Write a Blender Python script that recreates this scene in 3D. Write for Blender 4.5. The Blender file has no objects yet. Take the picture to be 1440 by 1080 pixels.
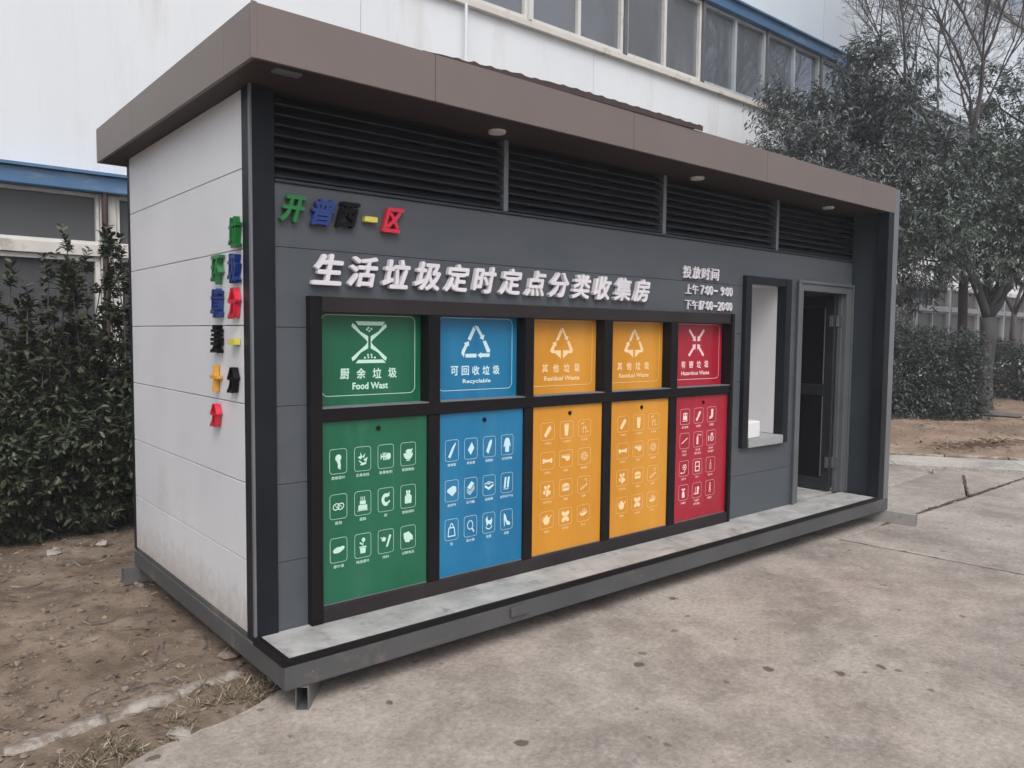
import bpy, math, random
from mathutils import Vector, Matrix, noise
import numpy as np
S = bpy.context.scene
C = S.collection
rad = math.radians

# ---------------------------------------------------------------- camera
cam = bpy.data.cameras.new('camera')
co = bpy.data.objects.new('camera', cam); C.objects.link(co)
r_ = Vector((0.76435518, -0.64472107, 0.00979281)); u_ = Vector((0.03315624, 0.054467, 0.99796493)); f_ = Vector((0.64394241, 0.76247497, -0.06300866))
M = Matrix((r_, u_, -f_)).transposed().to_4x4(); M.translation = (-1.38467616, -3.49039349, 1.67417851)
co.matrix_world = M
cam.sensor_width = 36; cam.lens = 1091.03 / 1440 * 36; cam.clip_start = 0.05; cam.clip_end = 600
S.camera = co
# ---------------------------------------------------------------- sky and sun (overcast)
SUN_EL, SUN_AZ = rad(55), rad(-152)       # azimuth: direction towards the sun, from +Y clockwise
w = bpy.data.worlds.new('World'); S.world = w; w.use_nodes = True
nt = w.node_tree; bg = nt.nodes['Background']
sky = nt.nodes.new('ShaderNodeTexSky'); sky.sky_type = 'NISHITA'; sky.sun_disc = False
sky.sun_elevation = SUN_EL; sky.sun_rotation = SUN_AZ
sky.air_density = 1.0; sky.dust_density = 6.0; sky.ozone_density = 2.0; sky.altitude = 0
hs = nt.nodes.new('ShaderNodeHueSaturation'); hs.inputs['Saturation'].default_value = 0.52
nt.links.new(sky.outputs[0], hs.inputs['Color']); nt.links.new(hs.outputs[0], bg.inputs[0]); bg.inputs[1].default_value = 0.15
sl = bpy.data.lights.new('sun', 'SUN'); so = bpy.data.objects.new('sun', sl); C.objects.link(so)
sl.energy = 0.8; sl.angle = rad(40); sl.color = (1.0, 0.99, 0.98)
sd = Vector((math.sin(SUN_AZ) * math.cos(SUN_EL), math.cos(SUN_AZ) * math.cos(SUN_EL), math.sin(SUN_EL)))
so.rotation_euler = sd.to_track_quat('Z', 'Y').to_euler(); so.location = (0, -5, 12)
S.view_settings.view_transform = 'Standard'; S.view_settings.look = 'None'; S.view_settings.gamma = 1
S.view_settings.use_curve_mapping = False; S.view_settings.exposure = 0.30
S.cycles.max_bounces = 6

# ---------------------------------------------------------------- helpers
def srgb(r, g, b):
    f = lambda c: (c / 255 / 12.92) if c / 255 <= .04045 else ((c / 255 + .055) / 1.055) ** 2.4
    return (f(r), f(g), f(b), 1)

def mat(name, col, rough=.6, col2=None, scale=3, detail=6, bump=0, bscale=60, metal=0, spec=.5, mix=(.35, .65), coat=0, stretch=None, dirt=None, alpha=None):
    m = bpy.data.materials.new(name); m.use_nodes = True
    n = m.node_tree.nodes; l = m.node_tree.links; b = n['Principled BSDF']
    b.inputs['Base Color'].default_value = (*col[:3], 1); b.inputs['Roughness'].default_value = rough
    b.inputs['Metallic'].default_value = metal; b.inputs['Specular IOR Level'].default_value = spec
    b.inputs['Coat Weight'].default_value = coat
    tc = n.new('ShaderNodeTexCoord'); src = tc.outputs['Object']
    if stretch:
        mp = n.new('ShaderNodeMapping'); mp.inputs['Scale'].default_value = stretch; l.new(src, mp.inputs[0]); src = mp.outputs[0]
    if col2:
        t = n.new('ShaderNodeTexNoise'); t.inputs['Scale'].default_value = scale; t.inputs['Detail'].default_value = detail; t.inputs['Roughness'].default_value = .62
        l.new(src, t.inputs['Vector'])
        r = n.new('ShaderNodeValToRGB'); r.color_ramp.elements[0].position = mix[0]; r.color_ramp.elements[1].position = mix[1]
        r.color_ramp.elements[0].color = (*col[:3], 1); r.color_ramp.elements[1].color = (*col2[:3], 1)
        l.new(t.outputs[0], r.inputs[0]); out = r.outputs[0]
        if dirt:
            t2 = n.new('ShaderNodeTexNoise'); t2.inputs['Scale'].default_value = dirt[1]; t2.inputs['Detail'].default_value = 8; t2.inputs['Roughness'].default_value = .7
            l.new(src, t2.inputs['Vector'])
            r2 = n.new('ShaderNodeValToRGB'); r2.color_ramp.elements[0].position = dirt[2]; r2.color_ramp.elements[1].position = dirt[3]
            r2.color_ramp.elements[0].color = (0, 0, 0, 1); r2.color_ramp.elements[1].color = (1, 1, 1, 1)
            l.new(t2.outputs[0], r2.inputs[0])
            mx = n.new('ShaderNodeMix'); mx.data_type = 'RGBA'; l.new(r2.outputs[0], mx.inputs[0]); l.new(out, mx.inputs[6]); mx.inputs[7].default_value = (*dirt[0][:3], 1); out = mx.outputs[2]
        l.new(out, b.inputs['Base Color'])
        # roughness follows the same mottling
        mr = n.new('ShaderNodeMapRange'); mr.inputs['To Min'].default_value = max(.05, rough - .08); mr.inputs['To Max'].default_value = min(1, rough + .12)
        l.new(t.outputs[0], mr.inputs[0]); l.new(mr.outputs[0], b.inputs['Roughness'])
    if bump:
        t3 = n.new('ShaderNodeTexNoise'); t3.inputs['Scale'].default_value = bscale; t3.inputs['Detail'].default_value = 5
        l.new(src, t3.inputs['Vector'])
        bp = n.new('ShaderNodeBump'); bp.inputs['Strength'].default_value = 1; bp.inputs['Distance'].default_value = bump
        l.new(t3.outputs[0], bp.inputs['Height']); l.new(bp.outputs[0], b.inputs['Normal'])
    return m

class MB:
    def __init__(s): s.v = []; s.f = []
    def quad(s, *p):
        i = len(s.v); s.v += [tuple(q) for q in p]; s.f.append(tuple(range(i, i + len(p)))); return s
    def box(s, x0, x1, y0, y1, z0, z1):
        i = len(s.v)
        s.v += [(x0,y0,z0),(x1,y0,z0),(x1,y1,z0),(x0,y1,z0),(x0,y0,z1),(x1,y0,z1),(x1,y1,z1),(x0,y1,z1)]
        s.f += [tuple(i + k for k in q) for q in ((3,2,1,0),(4,5,6,7),(0,1,5,4),(1,2,6,5),(2,3,7,6),(3,0,4,7))]; return s
    def prism(s, pts, d):                      # pts: list of 3D points (planar), d: extrusion vector
        i = len(s.v); n = len(pts); d = Vector(d)
        s.v += [tuple(p) for p in pts] + [tuple(Vector(p) + d) for p in pts]
        s.f += [tuple(i + k for k in reversed(range(n))), tuple(i + n + k for k in range(n))]
        s.f += [(i + k, i + (k + 1) % n, i + n + (k + 1) % n, i + n + k) for k in range(n)]; return s
    def tube(s, pts, rs, n=6, cap=True):
        pts = [Vector(p) for p in pts]; i0 = len(s.v)
        for k, p in enumerate(pts):
            d = (pts[min(k + 1, len(pts) - 1)] - pts[max(k - 1, 0)])
            if d.length < 1e-9: d = Vector((0, 0, 1))
            d.normalize(); a = d.cross(Vector((0, 0, 1)) if abs(d.z) < .9 else Vector((1, 0, 0))).normalized(); b = d.cross(a)
            r = rs[k] if isinstance(rs, (list, tuple)) else rs
            for j in range(n):
                t = 2 * math.pi * j / n; s.v.append(tuple(p + (a * math.cos(t) + b * math.sin(t)) * r))
        for k in range(len(pts) - 1):
            for j in range(n):
                a0 = i0 + k * n + j; a1 = i0 + k * n + (j + 1) % n; s.f.append((a0, a1, a1 + n, a0 + n))
        if cap:
            s.f.append(tuple(i0 + j for j in reversed(range(n)))); e = i0 + (len(pts) - 1) * n; s.f.append(tuple(e + j for j in range(n)))
        return s
    def build(s, name, m, parent=None, bevel=0, smooth=False, base=None):
        me = bpy.data.meshes.new(name)
        vs = s.v
        if base is not None: vs = [(a - base[0], b - base[1], c - base[2]) for a, b, c in vs]
        me.from_pydata(vs, [], s.f); me.update()
        o = bpy.data.objects.new(name, me); C.objects.link(o)
        if m: me.materials.append(m)
        if smooth: me.polygons.foreach_set('use_smooth', [True] * len(me.polygons))
        if parent is not None:
            o.parent = parent
            if base is None and parent.location.length > 0 and parent.parent is None and parent.type == 'EMPTY': o.location = -parent.location
        elif base is not None: o.location = base
        if bevel:
            b = o.modifiers.new('bevel', 'BEVEL'); b.width = bevel; b.segments = 2; b.limit_method = 'ANGLE'; b.angle_limit = rad(50)
        return o

def tag(o, label=None, cat=None, group=None, kind=None):
    if label: o['label'] = label
    if cat: o['category'] = cat
    if group: o['group'] = group
    if kind: o['kind'] = kind
    return o
def thing(name, loc, label, cat, group=None):
    o = bpy.data.objects.new(name, None); C.objects.link(o); o.location = loc; o.empty_display_size = .2
    bpy.context.view_layer.update
    return tag(o, label, cat, group)
def bx(name, m, parent, *b, bevel=0): return MB().box(*b).build(name, m, parent, bevel)
def rnd(a, b): return random.uniform(a, b)
def fbm(x, y, z=0, o=4):
    v = 0; a = .5; f = 1
    for _ in range(o): v += a * noise.noise((x * f, y * f, z * f + 3.1)); a *= .5; f *= 2.03
    return v

# ---------------------------------------------------------------- materials
def ground_concrete(name, seed, tint=(1, 1, 1)):
    m = bpy.data.materials.new(name); m.use_nodes = True; n = m.node_tree.nodes; l = m.node_tree.links; b = n['Principled BSDF']
    tc = n.new('ShaderNodeTexCoord'); mp = n.new('ShaderNodeMapping'); mp.inputs['Location'].default_value = (seed, seed * .7, 0); l.new(tc.outputs['Object'], mp.inputs[0])
    def nz(sc, d=6, r=.6, dist=0):
        t = n.new('ShaderNodeTexNoise'); t.inputs['Scale'].default_value = sc; t.inputs['Detail'].default_value = d; t.inputs['Roughness'].default_value = r; t.inputs['Distortion'].default_value = dist
        l.new(mp.outputs[0], t.inputs['Vector']); return t
    def ramp(i, p0, c0, p1, c1):
        r = n.new('ShaderNodeValToRGB'); r.color_ramp.elements[0].position = p0; r.color_ramp.elements[1].position = p1
        r.color_ramp.elements[0].color = (*c0[:3], 1); r.color_ramp.elements[1].color = (*c1[:3], 1); l.new(i, r.inputs[0]); return r
    def mixc(f, a, bb, mode='MIX'):
        x = n.new('ShaderNodeMix'); x.data_type = 'RGBA'; x.blend_type = mode
        for i, vv in ((0, f), (6, a), (7, bb)):
            if hasattr(vv, 'default_value') or hasattr(vv, 'is_linked'): l.new(vv, x.inputs[i])
            else: x.inputs[i].default_value = vv if i == 0 else (*vv[:3], 1)
        return x.outputs[2]
    t = lambda c: tuple(c[i] * tint[i] for i in range(3))
    big = nz(1.1, 9, .74, .15)
    c = ramp(big.outputs[0], .40, t((.245, .222, .205)), .60, t((.415, .385, .352))).outputs[0]
    mid = nz(5.3, 9, .76, .1)
    c = mixc(ramp(mid.outputs[0], .50, (0,0,0), .68, (.8,.8,.8)).outputs[0], c, t((.44, .415, .39)))
    mid2 = nz(3.1, 8, .75, .2)
    c = mixc(ramp(mid2.outputs['Color'], .50, (0,0,0), .66, (.6,.6,.6)).outputs[0], c, t((.215, .195, .178)))
    fine = nz(34, 6, .85)
    c = mixc(.8, c, ramp(fine.outputs[0], .36, (.62,.61,.60), .64, (1.25,1.25,1.25)).outputs[0], 'MULTIPLY')
    # dark spots: wobbly cells with a random radius
    vo = n.new('ShaderNodeTexVoronoi'); vo.inputs['Scale'].default_value = 4.2
    wob = nz(9, 3, .6); va = n.new('ShaderNodeVectorMath'); va.operation = 'MULTIPLY_ADD'; va.inputs[1].default_value = (.09, .09, 0)
    l.new(wob.outputs['Color'], va.inputs[0]); l.new(mp.outputs[0], va.inputs[2]); l.new(va.outputs[0], vo.inputs['Vector'])
    sep = n.new('ShaderNodeSeparateColor'); l.new(vo.outputs['Color'], sep.inputs[0])
    pw = n.new('ShaderNodeMath'); pw.operation = 'POWER'; pw.inputs[1].default_value = 3.4; l.new(sep.outputs[0], pw.inputs[0])
    mu = n.new('ShaderNodeMath'); mu.operation = 'MULTIPLY'; mu.inputs[1].default_value = .155; l.new(pw.outputs[0], mu.inputs[0])
    sb = n.new('ShaderNodeMath'); sb.operation = 'SUBTRACT'; l.new(mu.outputs[0], sb.inputs[0]); l.new(vo.outputs['Distance'], sb.inputs[1])
    sp = ramp(sb.outputs[0], .0, (0,0,0), .025, (.85,.85,.85))
    c = mixc(sp.outputs[0], c, (.085, .058, .05))
    vo2 = n.new('ShaderNodeTexVoronoi'); vo2.inputs['Scale'].default_value = 10.5
    va2 = n.new('ShaderNodeVectorMath'); va2.operation = 'MULTIPLY_ADD'; va2.inputs[1].default_value = (.05, .05, 0); wob2 = nz(22, 3, .6)
    l.new(wob2.outputs['Color'], va2.inputs[0]); l.new(mp.outputs[0], va2.inputs[2]); l.new(va2.outputs[0], vo2.inputs['Vector'])
    sp2 = n.new('ShaderNodeSeparateColor'); l.new(vo2.outputs['Color'], sp2.inputs[0])
    pw2 = n.new('ShaderNodeMath'); pw2.operation = 'POWER'; pw2.inputs[1].default_value = 4; l.new(sp2.outputs[1], pw2.inputs[0])
    mu2 = n.new('ShaderNodeMath'); mu2.operation = 'MULTIPLY'; mu2.inputs[1].default_value = .24; l.new(pw2.outputs[0], mu2.inputs[0])
    sb2 = n.new('ShaderNodeMath'); sb2.operation = 'SUBTRACT'; l.new(mu2.outputs[0], sb2.inputs[0]); l.new(vo2.outputs['Distance'], sb2.inputs[1])
    c = mixc(ramp(sb2.outputs[0], -.01, (0,0,0), .06, (.72,.72,.72)).outputs[0], c, (.10, .075, .065))
    st = nz(1.9, 10, .78, .3); s2 = ramp(st.outputs[0], .60, (0,0,0), .68, (.5,.5,.5))
    c = mixc(s2.outputs[0], c, (.15, .12, .105))
    tn = nz(.55, 3, .5, .5); c = mixc(.55, c, ramp(tn.outputs['Color'], .35, (1.05, .98, .97), .65, (.96, 1.01, .97)).outputs[0], 'MULTIPLY')
    sp3 = nz(26, 2, .5); c = mixc(ramp(sp3.outputs[0], .67, (0,0,0), .73, (.55,.55,.55)).outputs[0], c, (.13, .11, .10))
    l.new(c, b.inputs['Base Color']); b.inputs['Roughness'].default_value = .82; b.inputs['Specular IOR Level'].default_value = .35
    bp = n.new('ShaderNodeBump'); bp.inputs['Distance'].default_value = .004; bp.inputs['Strength'].default_value = .6
    l.new(mid.outputs[0], bp.inputs['Height'])
    bp2 = n.new('ShaderNodeBump'); bp2.inputs['Distance'].default_value = .002; bp2.inputs['Strength'].default_value = .6; l.new(fine.outputs[0], bp2.inputs['Height']); l.new(bp.outputs[0], bp2.inputs['Normal'])
    l.new(bp2.outputs[0], b.inputs['Normal'])
    return m

M_soil = mat('soil', (.11, .080, .058), .95, (.245, .195, .152), 2.2, 14, .014, 38, dirt=((.085, .062, .048), 5.0, .50, .66), spec=.15)
M_soil2 = mat('orange_soil', (.20, .138, .10), .95, (.33, .25, .19), 1.4, 12, .02, 26, dirt=((.14, .12, .095), 1.8, .50, .66), spec=.15)
M_far = mat('far_ground', (.22, .18, .14), .95, (.28, .24, .2), .4, 6, spec=.2)
M_conc = [ground_concrete('pavement_concrete', 0, (.92, .892, .868)), ground_concrete('pavement_concrete_pale', 11.3, (.93, .92, .90)), ground_concrete('pavement_concrete_grey', 23.7, (.88, .87, .85))]
M_kerb = mat('kerb_concrete', (.24, .21, .18), .95, (.40, .37, .335), 7, 10, .012, 40, dirt=((.17, .13, .10), 6, .46, .58))
M_crack = mat('crack_dirt', (.05, .042, .034), .95, (.09, .075, .06), 8)
M_white = mat('white_side_panel', (.655, .665, .69), .36, (.71, .72, .74), 1.3, 5, .0006, 220, dirt=((.56, .54, .53), 1.1, .6, .8))
def splash(m, z0, z1, col):
    n = m.node_tree.nodes; l = m.node_tree.links; b = n['Principled BSDF']; src = b.inputs['Base Color'].links[0].from_socket
    tc = n.new('ShaderNodeTexCoord'); sx = n.new('ShaderNodeSeparateXYZ'); l.new(tc.outputs['Object'], sx.inputs[0])
    mr = n.new('ShaderNodeMapRange'); mr.inputs['From Min'].default_value = z1; mr.inputs['From Max'].default_value = z0; mr.inputs['To Min'].default_value = -.35; mr.inputs['To Max'].default_value = .45; l.new(sx.outputs['Z'], mr.inputs[0])
    t = n.new('ShaderNodeTexNoise'); t.inputs['Scale'].default_value = 14; t.inputs['Detail'].default_value = 9; t.inputs['Roughness'].default_value = .75; l.new(tc.outputs['Object'], t.inputs['Vector'])
    ad = n.new('ShaderNodeMath'); ad.operation = 'ADD'; l.new(mr.outputs[0], ad.inputs[0]); l.new(t.outputs[0], ad.inputs[1])
    rp = n.new('ShaderNodeValToRGB'); rp.color_ramp.elements[0].position = .48; rp.color_ramp.elements[1].position = .95; rp.color_ramp.elements[1].color = (.7, .7, .7, 1); l.new(ad.outputs[0], rp.inputs[0])
    mx = n.new('ShaderNodeMix'); mx.data_type = 'RGBA'; l.new(rp.outputs[0], mx.inputs[0]); l.new(src, mx.inputs[6]); mx.inputs[7].default_value = (*col, 1); l.new(mx.outputs[2], b.inputs['Base Color'])
splash(M_white, .22, .62, (.40, .34, .28))
M_grey = mat('grey_front_panel', (.064, .074, .087), .5, (.080, .090, .102), 1.2, 5, .0012, 160, stretch=(1, 1, 3))
M_greyd = mat('grey_fin', (.030, .040, .048), .5, (.040, .050, .058), 1.2, 5, .0005, 160, spec=.25)
M_post = mat('dark_post', (.008, .010, .014), .4, (.014, .016, .021), 2, 5, .0004, 90, spec=.18)
M_postl = mat('grey_post', (.15, .16, .18), .4, (.18, .19, .205), 2, 5, .0004, 90, metal=.2)
M_black = mat('black_frame', (.006, .0055, .0065), .42, (.011, .0095, .0105), 2, 5, .0003, 120, spec=.14)
M_brown = mat('brown_frame_rail', (.024, .020, .021), .45, (.034, .028, .029), 2, 5, .0004, 90, spec=.14)
M_base = mat('base_beam_paint', (.058, .060, .063), .5, (.082, .083, .085), 2.2, 7, .0008, 60, dirt=((.19, .15, .12), 3.0, .58, .74))
M_fasc = mat('taupe_fascia', (.165, .133, .122), .42, (.185, .152, .140), .9, 4, .0008, 14, metal=.15)
M_soff = mat('soffit', (.045, .031, .031), .55, (.055, .040, .038), 1, 4, spec=.25)
M_slat = mat('louver_slat', (.018, .020, .027), .42, (.026, .029, .036), 2, 4, spec=.4)
M_dark = mat('louver_back', (.008, .008, .010), .8)
M_deck = mat('deck_board', (.26, .265, .26), .75, (.41, .41, .40), 5, 10, .002, 60, dirt=((.19, .18, .165), 7, .53, .68))
M_green = mat('green_panel', (.004, .105, .048), .34, (.010, .135, .068), 1.5, 6, .0004, 12, coat=.25, stretch=(2, 1, .5), dirt=((.045, .15, .10), 3, .56, .85))
M_blue = mat('blue_panel', (.003, .145, .315), .32, (.010, .185, .37), 1.5, 6, .0004, 12, coat=.25, stretch=(2, 1, .5), dirt=((.05, .20, .35), 3, .56, .85))
M_orange = mat('orange_panel', (.60, .25, .014), .36, (.69, .31, .035), 1.5, 6, .0004, 12, coat=.2, stretch=(2, 1, .5), dirt=((.52, .25, .05), 3, .56, .85))
M_red = mat('red_panel', (.33, .005, .018), .34, (.41, .010, .035), 1.5, 6, .0004, 12, coat=.25, stretch=(2, 1, .5), dirt=((.33, .03, .045), 3, .56, .85))
P_green = mat('green_panel_print', (.55, .80, .68), .5); P_blue = mat('blue_panel_print', (.58, .80, .88), .5)
P_orange = mat('orange_panel_print', (.92, .66, .36), .5); P_red = mat('red_panel_print', (.92, .62, .62), .5)
M_lw = mat('white_letter', (.72, .70, .74), .4, (.66, .64, .68), 3); M_lg = mat('green_letter', (.012, .16, .035), .3, coat=.3); M_lb = mat('blue_letter', (.008, .035, .19), .3, coat=.3)
M_lk = mat('black_letter', (.005, .0055, .006), .4, spec=.15); M_ly = mat('yellow_letter', (.66, .60, .10), .35, coat=.2); M_lr = mat('red_letter', (.60, .016, .045), .3, coat=.3); M_lo = mat('amber_letter', (.72, .38, .05), .35, coat=.2)
M_niche = mat('niche_lining', (.62, .62, .64), .45, (.68, .68, .69), 1.2, 4); M_sill = mat('sill', (.26, .27, .28), .5, (.32, .33, .34), 4)
M_tube = mat('galvanised_tube', (.20, .20, .20), .4, (.30, .30, .30), 9, 6, .0005, 90, metal=.65, dirt=((.16, .12, .09), 7, .56, .7))
M_tubel = mat('pale_tube', (.30, .295, .28), .6, (.36, .35, .33), 5, 6, metal=.2, dirt=((.2, .17, .14), 7, .56, .7))
M_hinge = mat('hinge_metal', (.22, .22, .23), .4, metal=.6)
M_door = mat('door_dark', (.018, .020, .024), .3, (.026, .028, .033), 2, 4, coat=.2)
M_doorf = mat('door_frame_grey', (.11, .12, .13), .4, (.135, .145, .155), 2, 4, metal=.2)
M_lamp = mat('downlight_white', (.62, .60, .60), .4)
M_fwall = mat('factory_wall', (.68, .715, .75), .75, (.74, .77, .80), .6, 6, .002, 30, dirt=((.56, .565, .55), 1.1, .54, .75), stretch=(1, 1, .12))
M_fup = mat('factory_cladding', (.58, .66, .73), .6, (.64, .71, .77), .3, 4, stretch=(1, 1, .1))
M_blt = mat('blue_trim', (.05, .135, .27), .45, (.08, .175, .32), 1.5, 6, dirt=((.20, .27, .33), 3, .55, .7), stretch=(.3, 1, 1))
M_wf = mat('window_frame_white', (.58, .58, .56), .5, (.66, .66, .64), 2, 5, dirt=((.4, .37, .33), 3, .58, .7))
M_wfd = mat('window_mullion_dark', (.10, .10, .11), .5, (.14, .14, .15), 3)
M_cream = mat('cream_sill', (.56, .53, .49), .7, (.64, .61, .57), 2, 6, dirt=((.3, .26, .22), 2, .55, .7))
M_wfb = mat('window_frame_bluegrey', (.34, .39, .42), .5, (.42, .47, .49), 3, 5)
M_frshade = mat('window_frame_tree_shade', (.20, .21, .22), .6, (.27, .28, .29), 3, 5)  # white and cream frames darkened: the shade under the trees is in the colour
M_rust = mat('downpipe_maroon', (.045, .028, .028), .5, (.06, .036, .034), 3)
M_roofm = mat('roof_edge_grey', (.40, .42, .44), .6, (.46, .48, .5), 2)
M_membrane = mat('roof_sheet_dark', (.045, .032, .032), .8, (.07, .05, .048), 9)
M_bark = mat('bark', (.042, .041, .043), .9, (.082, .079, .08), 4, 8, .01, 22, stretch=(1, 1, .3))
M_twig = mat('bare_twig', (.085, .075, .075), .9, (.14, .125, .12), 5, 6, .004, 30)
M_stone = mat('pale_stone', (.26, .235, .205), .9, (.36, .33, .295), 9, 6, .003, 60)
M_clod = mat('soil_clods', (.12, .09, .07), .95, (.27, .22, .18), 14, 5, .002, 60)
M_box = mat('white_plastic', (.72, .72, .73), .4)
M_wood = mat('weathered_wood', (.13, .12, .115), .8, (.2, .185, .17), 6, 6, .002, 60, stretch=(.2, 1, 1))
M_pglass = bpy.data.materials.new('window_glass'); M_pglass.use_nodes = True
b_ = M_pglass.node_tree.nodes['Principled BSDF']; b_.inputs['Coat Weight'].default_value = 1; b_.inputs['Coat Roughness'].default_value = .03; b_.inputs['Base Color'].default_value = (.13, .14, .155, 1); b_.inputs['Roughness'].default_value = .07; b_.inputs['Specular IOR Level'].default_value = .9
M_pglass2 = bpy.data.materials.new('dusty_window_glass'); M_pglass2.use_nodes = True
b_ = M_pglass2.node_tree.nodes['Principled BSDF']; b_.inputs['Base Color'].default_value = (.075, .078, .082, 1); b_.inputs['Roughness'].default_value = .22; b_.inputs['Specular IOR Level'].default_value = .4

M_pglass3 = bpy.data.materials.new('mirroring_window_glass'); M_pglass3.use_nodes = True
b_ = M_pglass3.node_tree.nodes['Principled BSDF']; b_.inputs['Base Color'].default_value = (.30, .33, .37, 1); b_.inputs['Roughness'].default_value = .03; b_.inputs['Metallic'].default_value = .7
def leafmat(name, c1, c2, c3):
    m = bpy.data.materials.new(name); m.use_nodes = True; n = m.node_tree.nodes; l = m.node_tree.links; b = n['Principled BSDF']
    g = n.new('ShaderNodeNewGeometry'); r = n.new('ShaderNodeValToRGB')
    r.color_ramp.elements[0].color = (*c1, 1); r.color_ramp.elements[1].color = (*c3, 1); e = r.color_ramp.elements.new(.55); e.color = (*c2, 1)
    l.new(g.outputs['Random Per Island'], r.inputs[0]); l.new(r.outputs[0], b.inputs['Base Color'])
    b.inputs['Roughness'].default_value = .42; b.inputs['Specular IOR Level'].default_value = .45
    return m
L_shrub = leafmat('shrub_leaf', (.018, .026, .012), (.034, .046, .020), (.075, .085, .042))
L_tree = leafmat('tree_leaf', (.055, .080, .064), (.102, .136, .112), (.21, .245, .22))
L_tree2 = leafmat('tree_leaf_purple', (.066, .084, .076), (.118, .140, .132), (.23, .25, .245))
L_hedge = leafmat('hedge_leaf', (.030, .044, .036), (.060, .078, .064), (.13, .15, .135))
L_dry = leafmat('dry_grass', (.16, .12, .08), (.30, .25, .17), (.42, .38, .28))
L_dleaf = leafmat('dead_leaf', (.09, .055, .035), (.17, .11, .07), (.30, .23, .16))

# ================================================================ LARGE STRUCTURE
random.seed(4)
def depth(x, y): return (x + 1.385) * .644 + (y + 3.49) * .7625
def line_y(x): return -.13 + .27 * (x - .08) if x < .08 else -.13     # edge of the concrete
# far ground sheet
MB().box(-150, 250, -200, 200, -.6, -.16).build('ground', M_far).__setitem__('kind', 'structure')
# soil beside and behind the kiosk
def grid(name, xs, ys, h, m):
    b = MB(); nx, ny = len(xs), len(ys)
    b.v = [(x, y, h(x, y)) for y in ys for x in xs]
    b.f = [(j * nx + i, j * nx + i + 1, (j + 1) * nx + i + 1, (j + 1) * nx + i) for j in range(ny - 1) for i in range(nx - 1)]
    o = b.build(name, m, smooth=True); o['kind'] = 'structure'; return o
def h_left(x, y):
    e = line_y(x); t = min(1, max(0, (y - e + .02) / .12))
    v = -.035 * (1 - t) + .035 * fbm(x * .8, y * .8) + .026 * fbm(x * 4, y * 4, 2) + .014 * fbm(x * 14, y * 14, 5, 3)
    v += .05 * math.exp(-((x + .55) ** 2 + (y - 1.0) ** 2) / .25) * (.5 + fbm(x * 6, y * 6, 9))
    if y < e + .02: v = min(v, -.02) - .02
    if x > .1 and y < .1: v = -.06
    if .0 < x < 5.8 and 0 < y < 2.1: v -= .01
    return v
grid('soil', [ -4.5 + .035 * i for i in range(200)] + [2.5 + .25 * i for i in range(13)], [-1.6 + .035 * i for i in range(233)], h_left, M_soil)
def h_right(x, y):
    d = depth(x, y); v = -.03 + max(0, min(.55, .088 * (d - 10.6))) + .05 * fbm(x * .6, y * .6) + .02 * fbm(x * 2.5, y * 2.5)
    return v if d > 10.55 - .0 else -.09
grid('soil_mound', [8 + .14 * i for i in range(190)], [-9 + .14 * i for i in range(111)], h_right, M_soil2)

# pavement slabs (children of the pavement)
pav = bpy.data.objects.new('pavement', None); C.objects.link(pav); pav['kind'] = 'structure'
def slab(pts, m, th=.12, z=0):
    b = MB(); b.prism([(x, y, z - th) for x, y in pts], (0, 0, th)); o = b.build('concrete_slab', m, pav); 
    bv = o.modifiers.new('bevel', 'BEVEL'); bv.width = .006; bv.segments = 1; bv.limit_method = 'ANGLE'; return o
edge = []
x = -6.0
while x < .1: edge.append((x, line_y(x) + .03 * math.sin(x * 9.1) + .02 * fbm(x * 5, 1, 3) + (.03 if x > -.35 else 0))); x += .07
g = .007
def jag(p, q, n=26, a=.008, s=0):
    return [(p[0] + (q[0] - p[0]) * k / n + a * fbm(k * .6 + s, 7), p[1] + (q[1] - p[1]) * k / n + a * fbm(k * .6 + s, 2)) for k in range(n + 1)]
slab(edge + [(4.80, -.13)] + jag((4.82 - g, -.20), (5.03 - g, -2.7)) + [(5.13, -4.0), (-6, -4.0)], M_conc[0])
slab([(4.82 + g, -.38 - g)] + [(5.03 + g, -2.7), (5.13 + g, -4.0)] + [(12.1, -4.0)] + [(9.72, -.36)] + jag((9.72, -.38 - g), (7.57, -.41 - g), 10, .03, 4) + jag((7.57, -.41 - g), (4.82 + g, -.38 - g)), M_conc[1])
slab([(4.82 + g, -.38 + g), (7.57, -.40 + g)] + jag((7.57, -.40 + .02), (9.00, .17), 14, .04, 8) + [(8.83, .47), (7.29, .37), (5.9, .33), (4.82 + g, .3)], M_conc[2])
slab([(4.82 + g, .3 + .012), (5.9, .342), (7.29, .382), (8.82, .482), (9.15, .75), (9.0, 1.05), (8.2, 2.6), (4.82 + g, 2.6)], M_conc[1])
slab([(9.02, .185)] + jag((9.02, .15), (7.62, -.395 + .012), 14, .03, 8) + [(9.7, -.365), (9.2, .6), (8.87, .46)], M_conc[1])
for k in range(3): slab([(-6 + 6.1 * k + g, -4.0 - g), (.1 + 6.1 * k, -4.0 - g), (.1 + 6.1 * k, -10), (-6 + 6.1 * k + g, -10)], M_conc[k])
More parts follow.
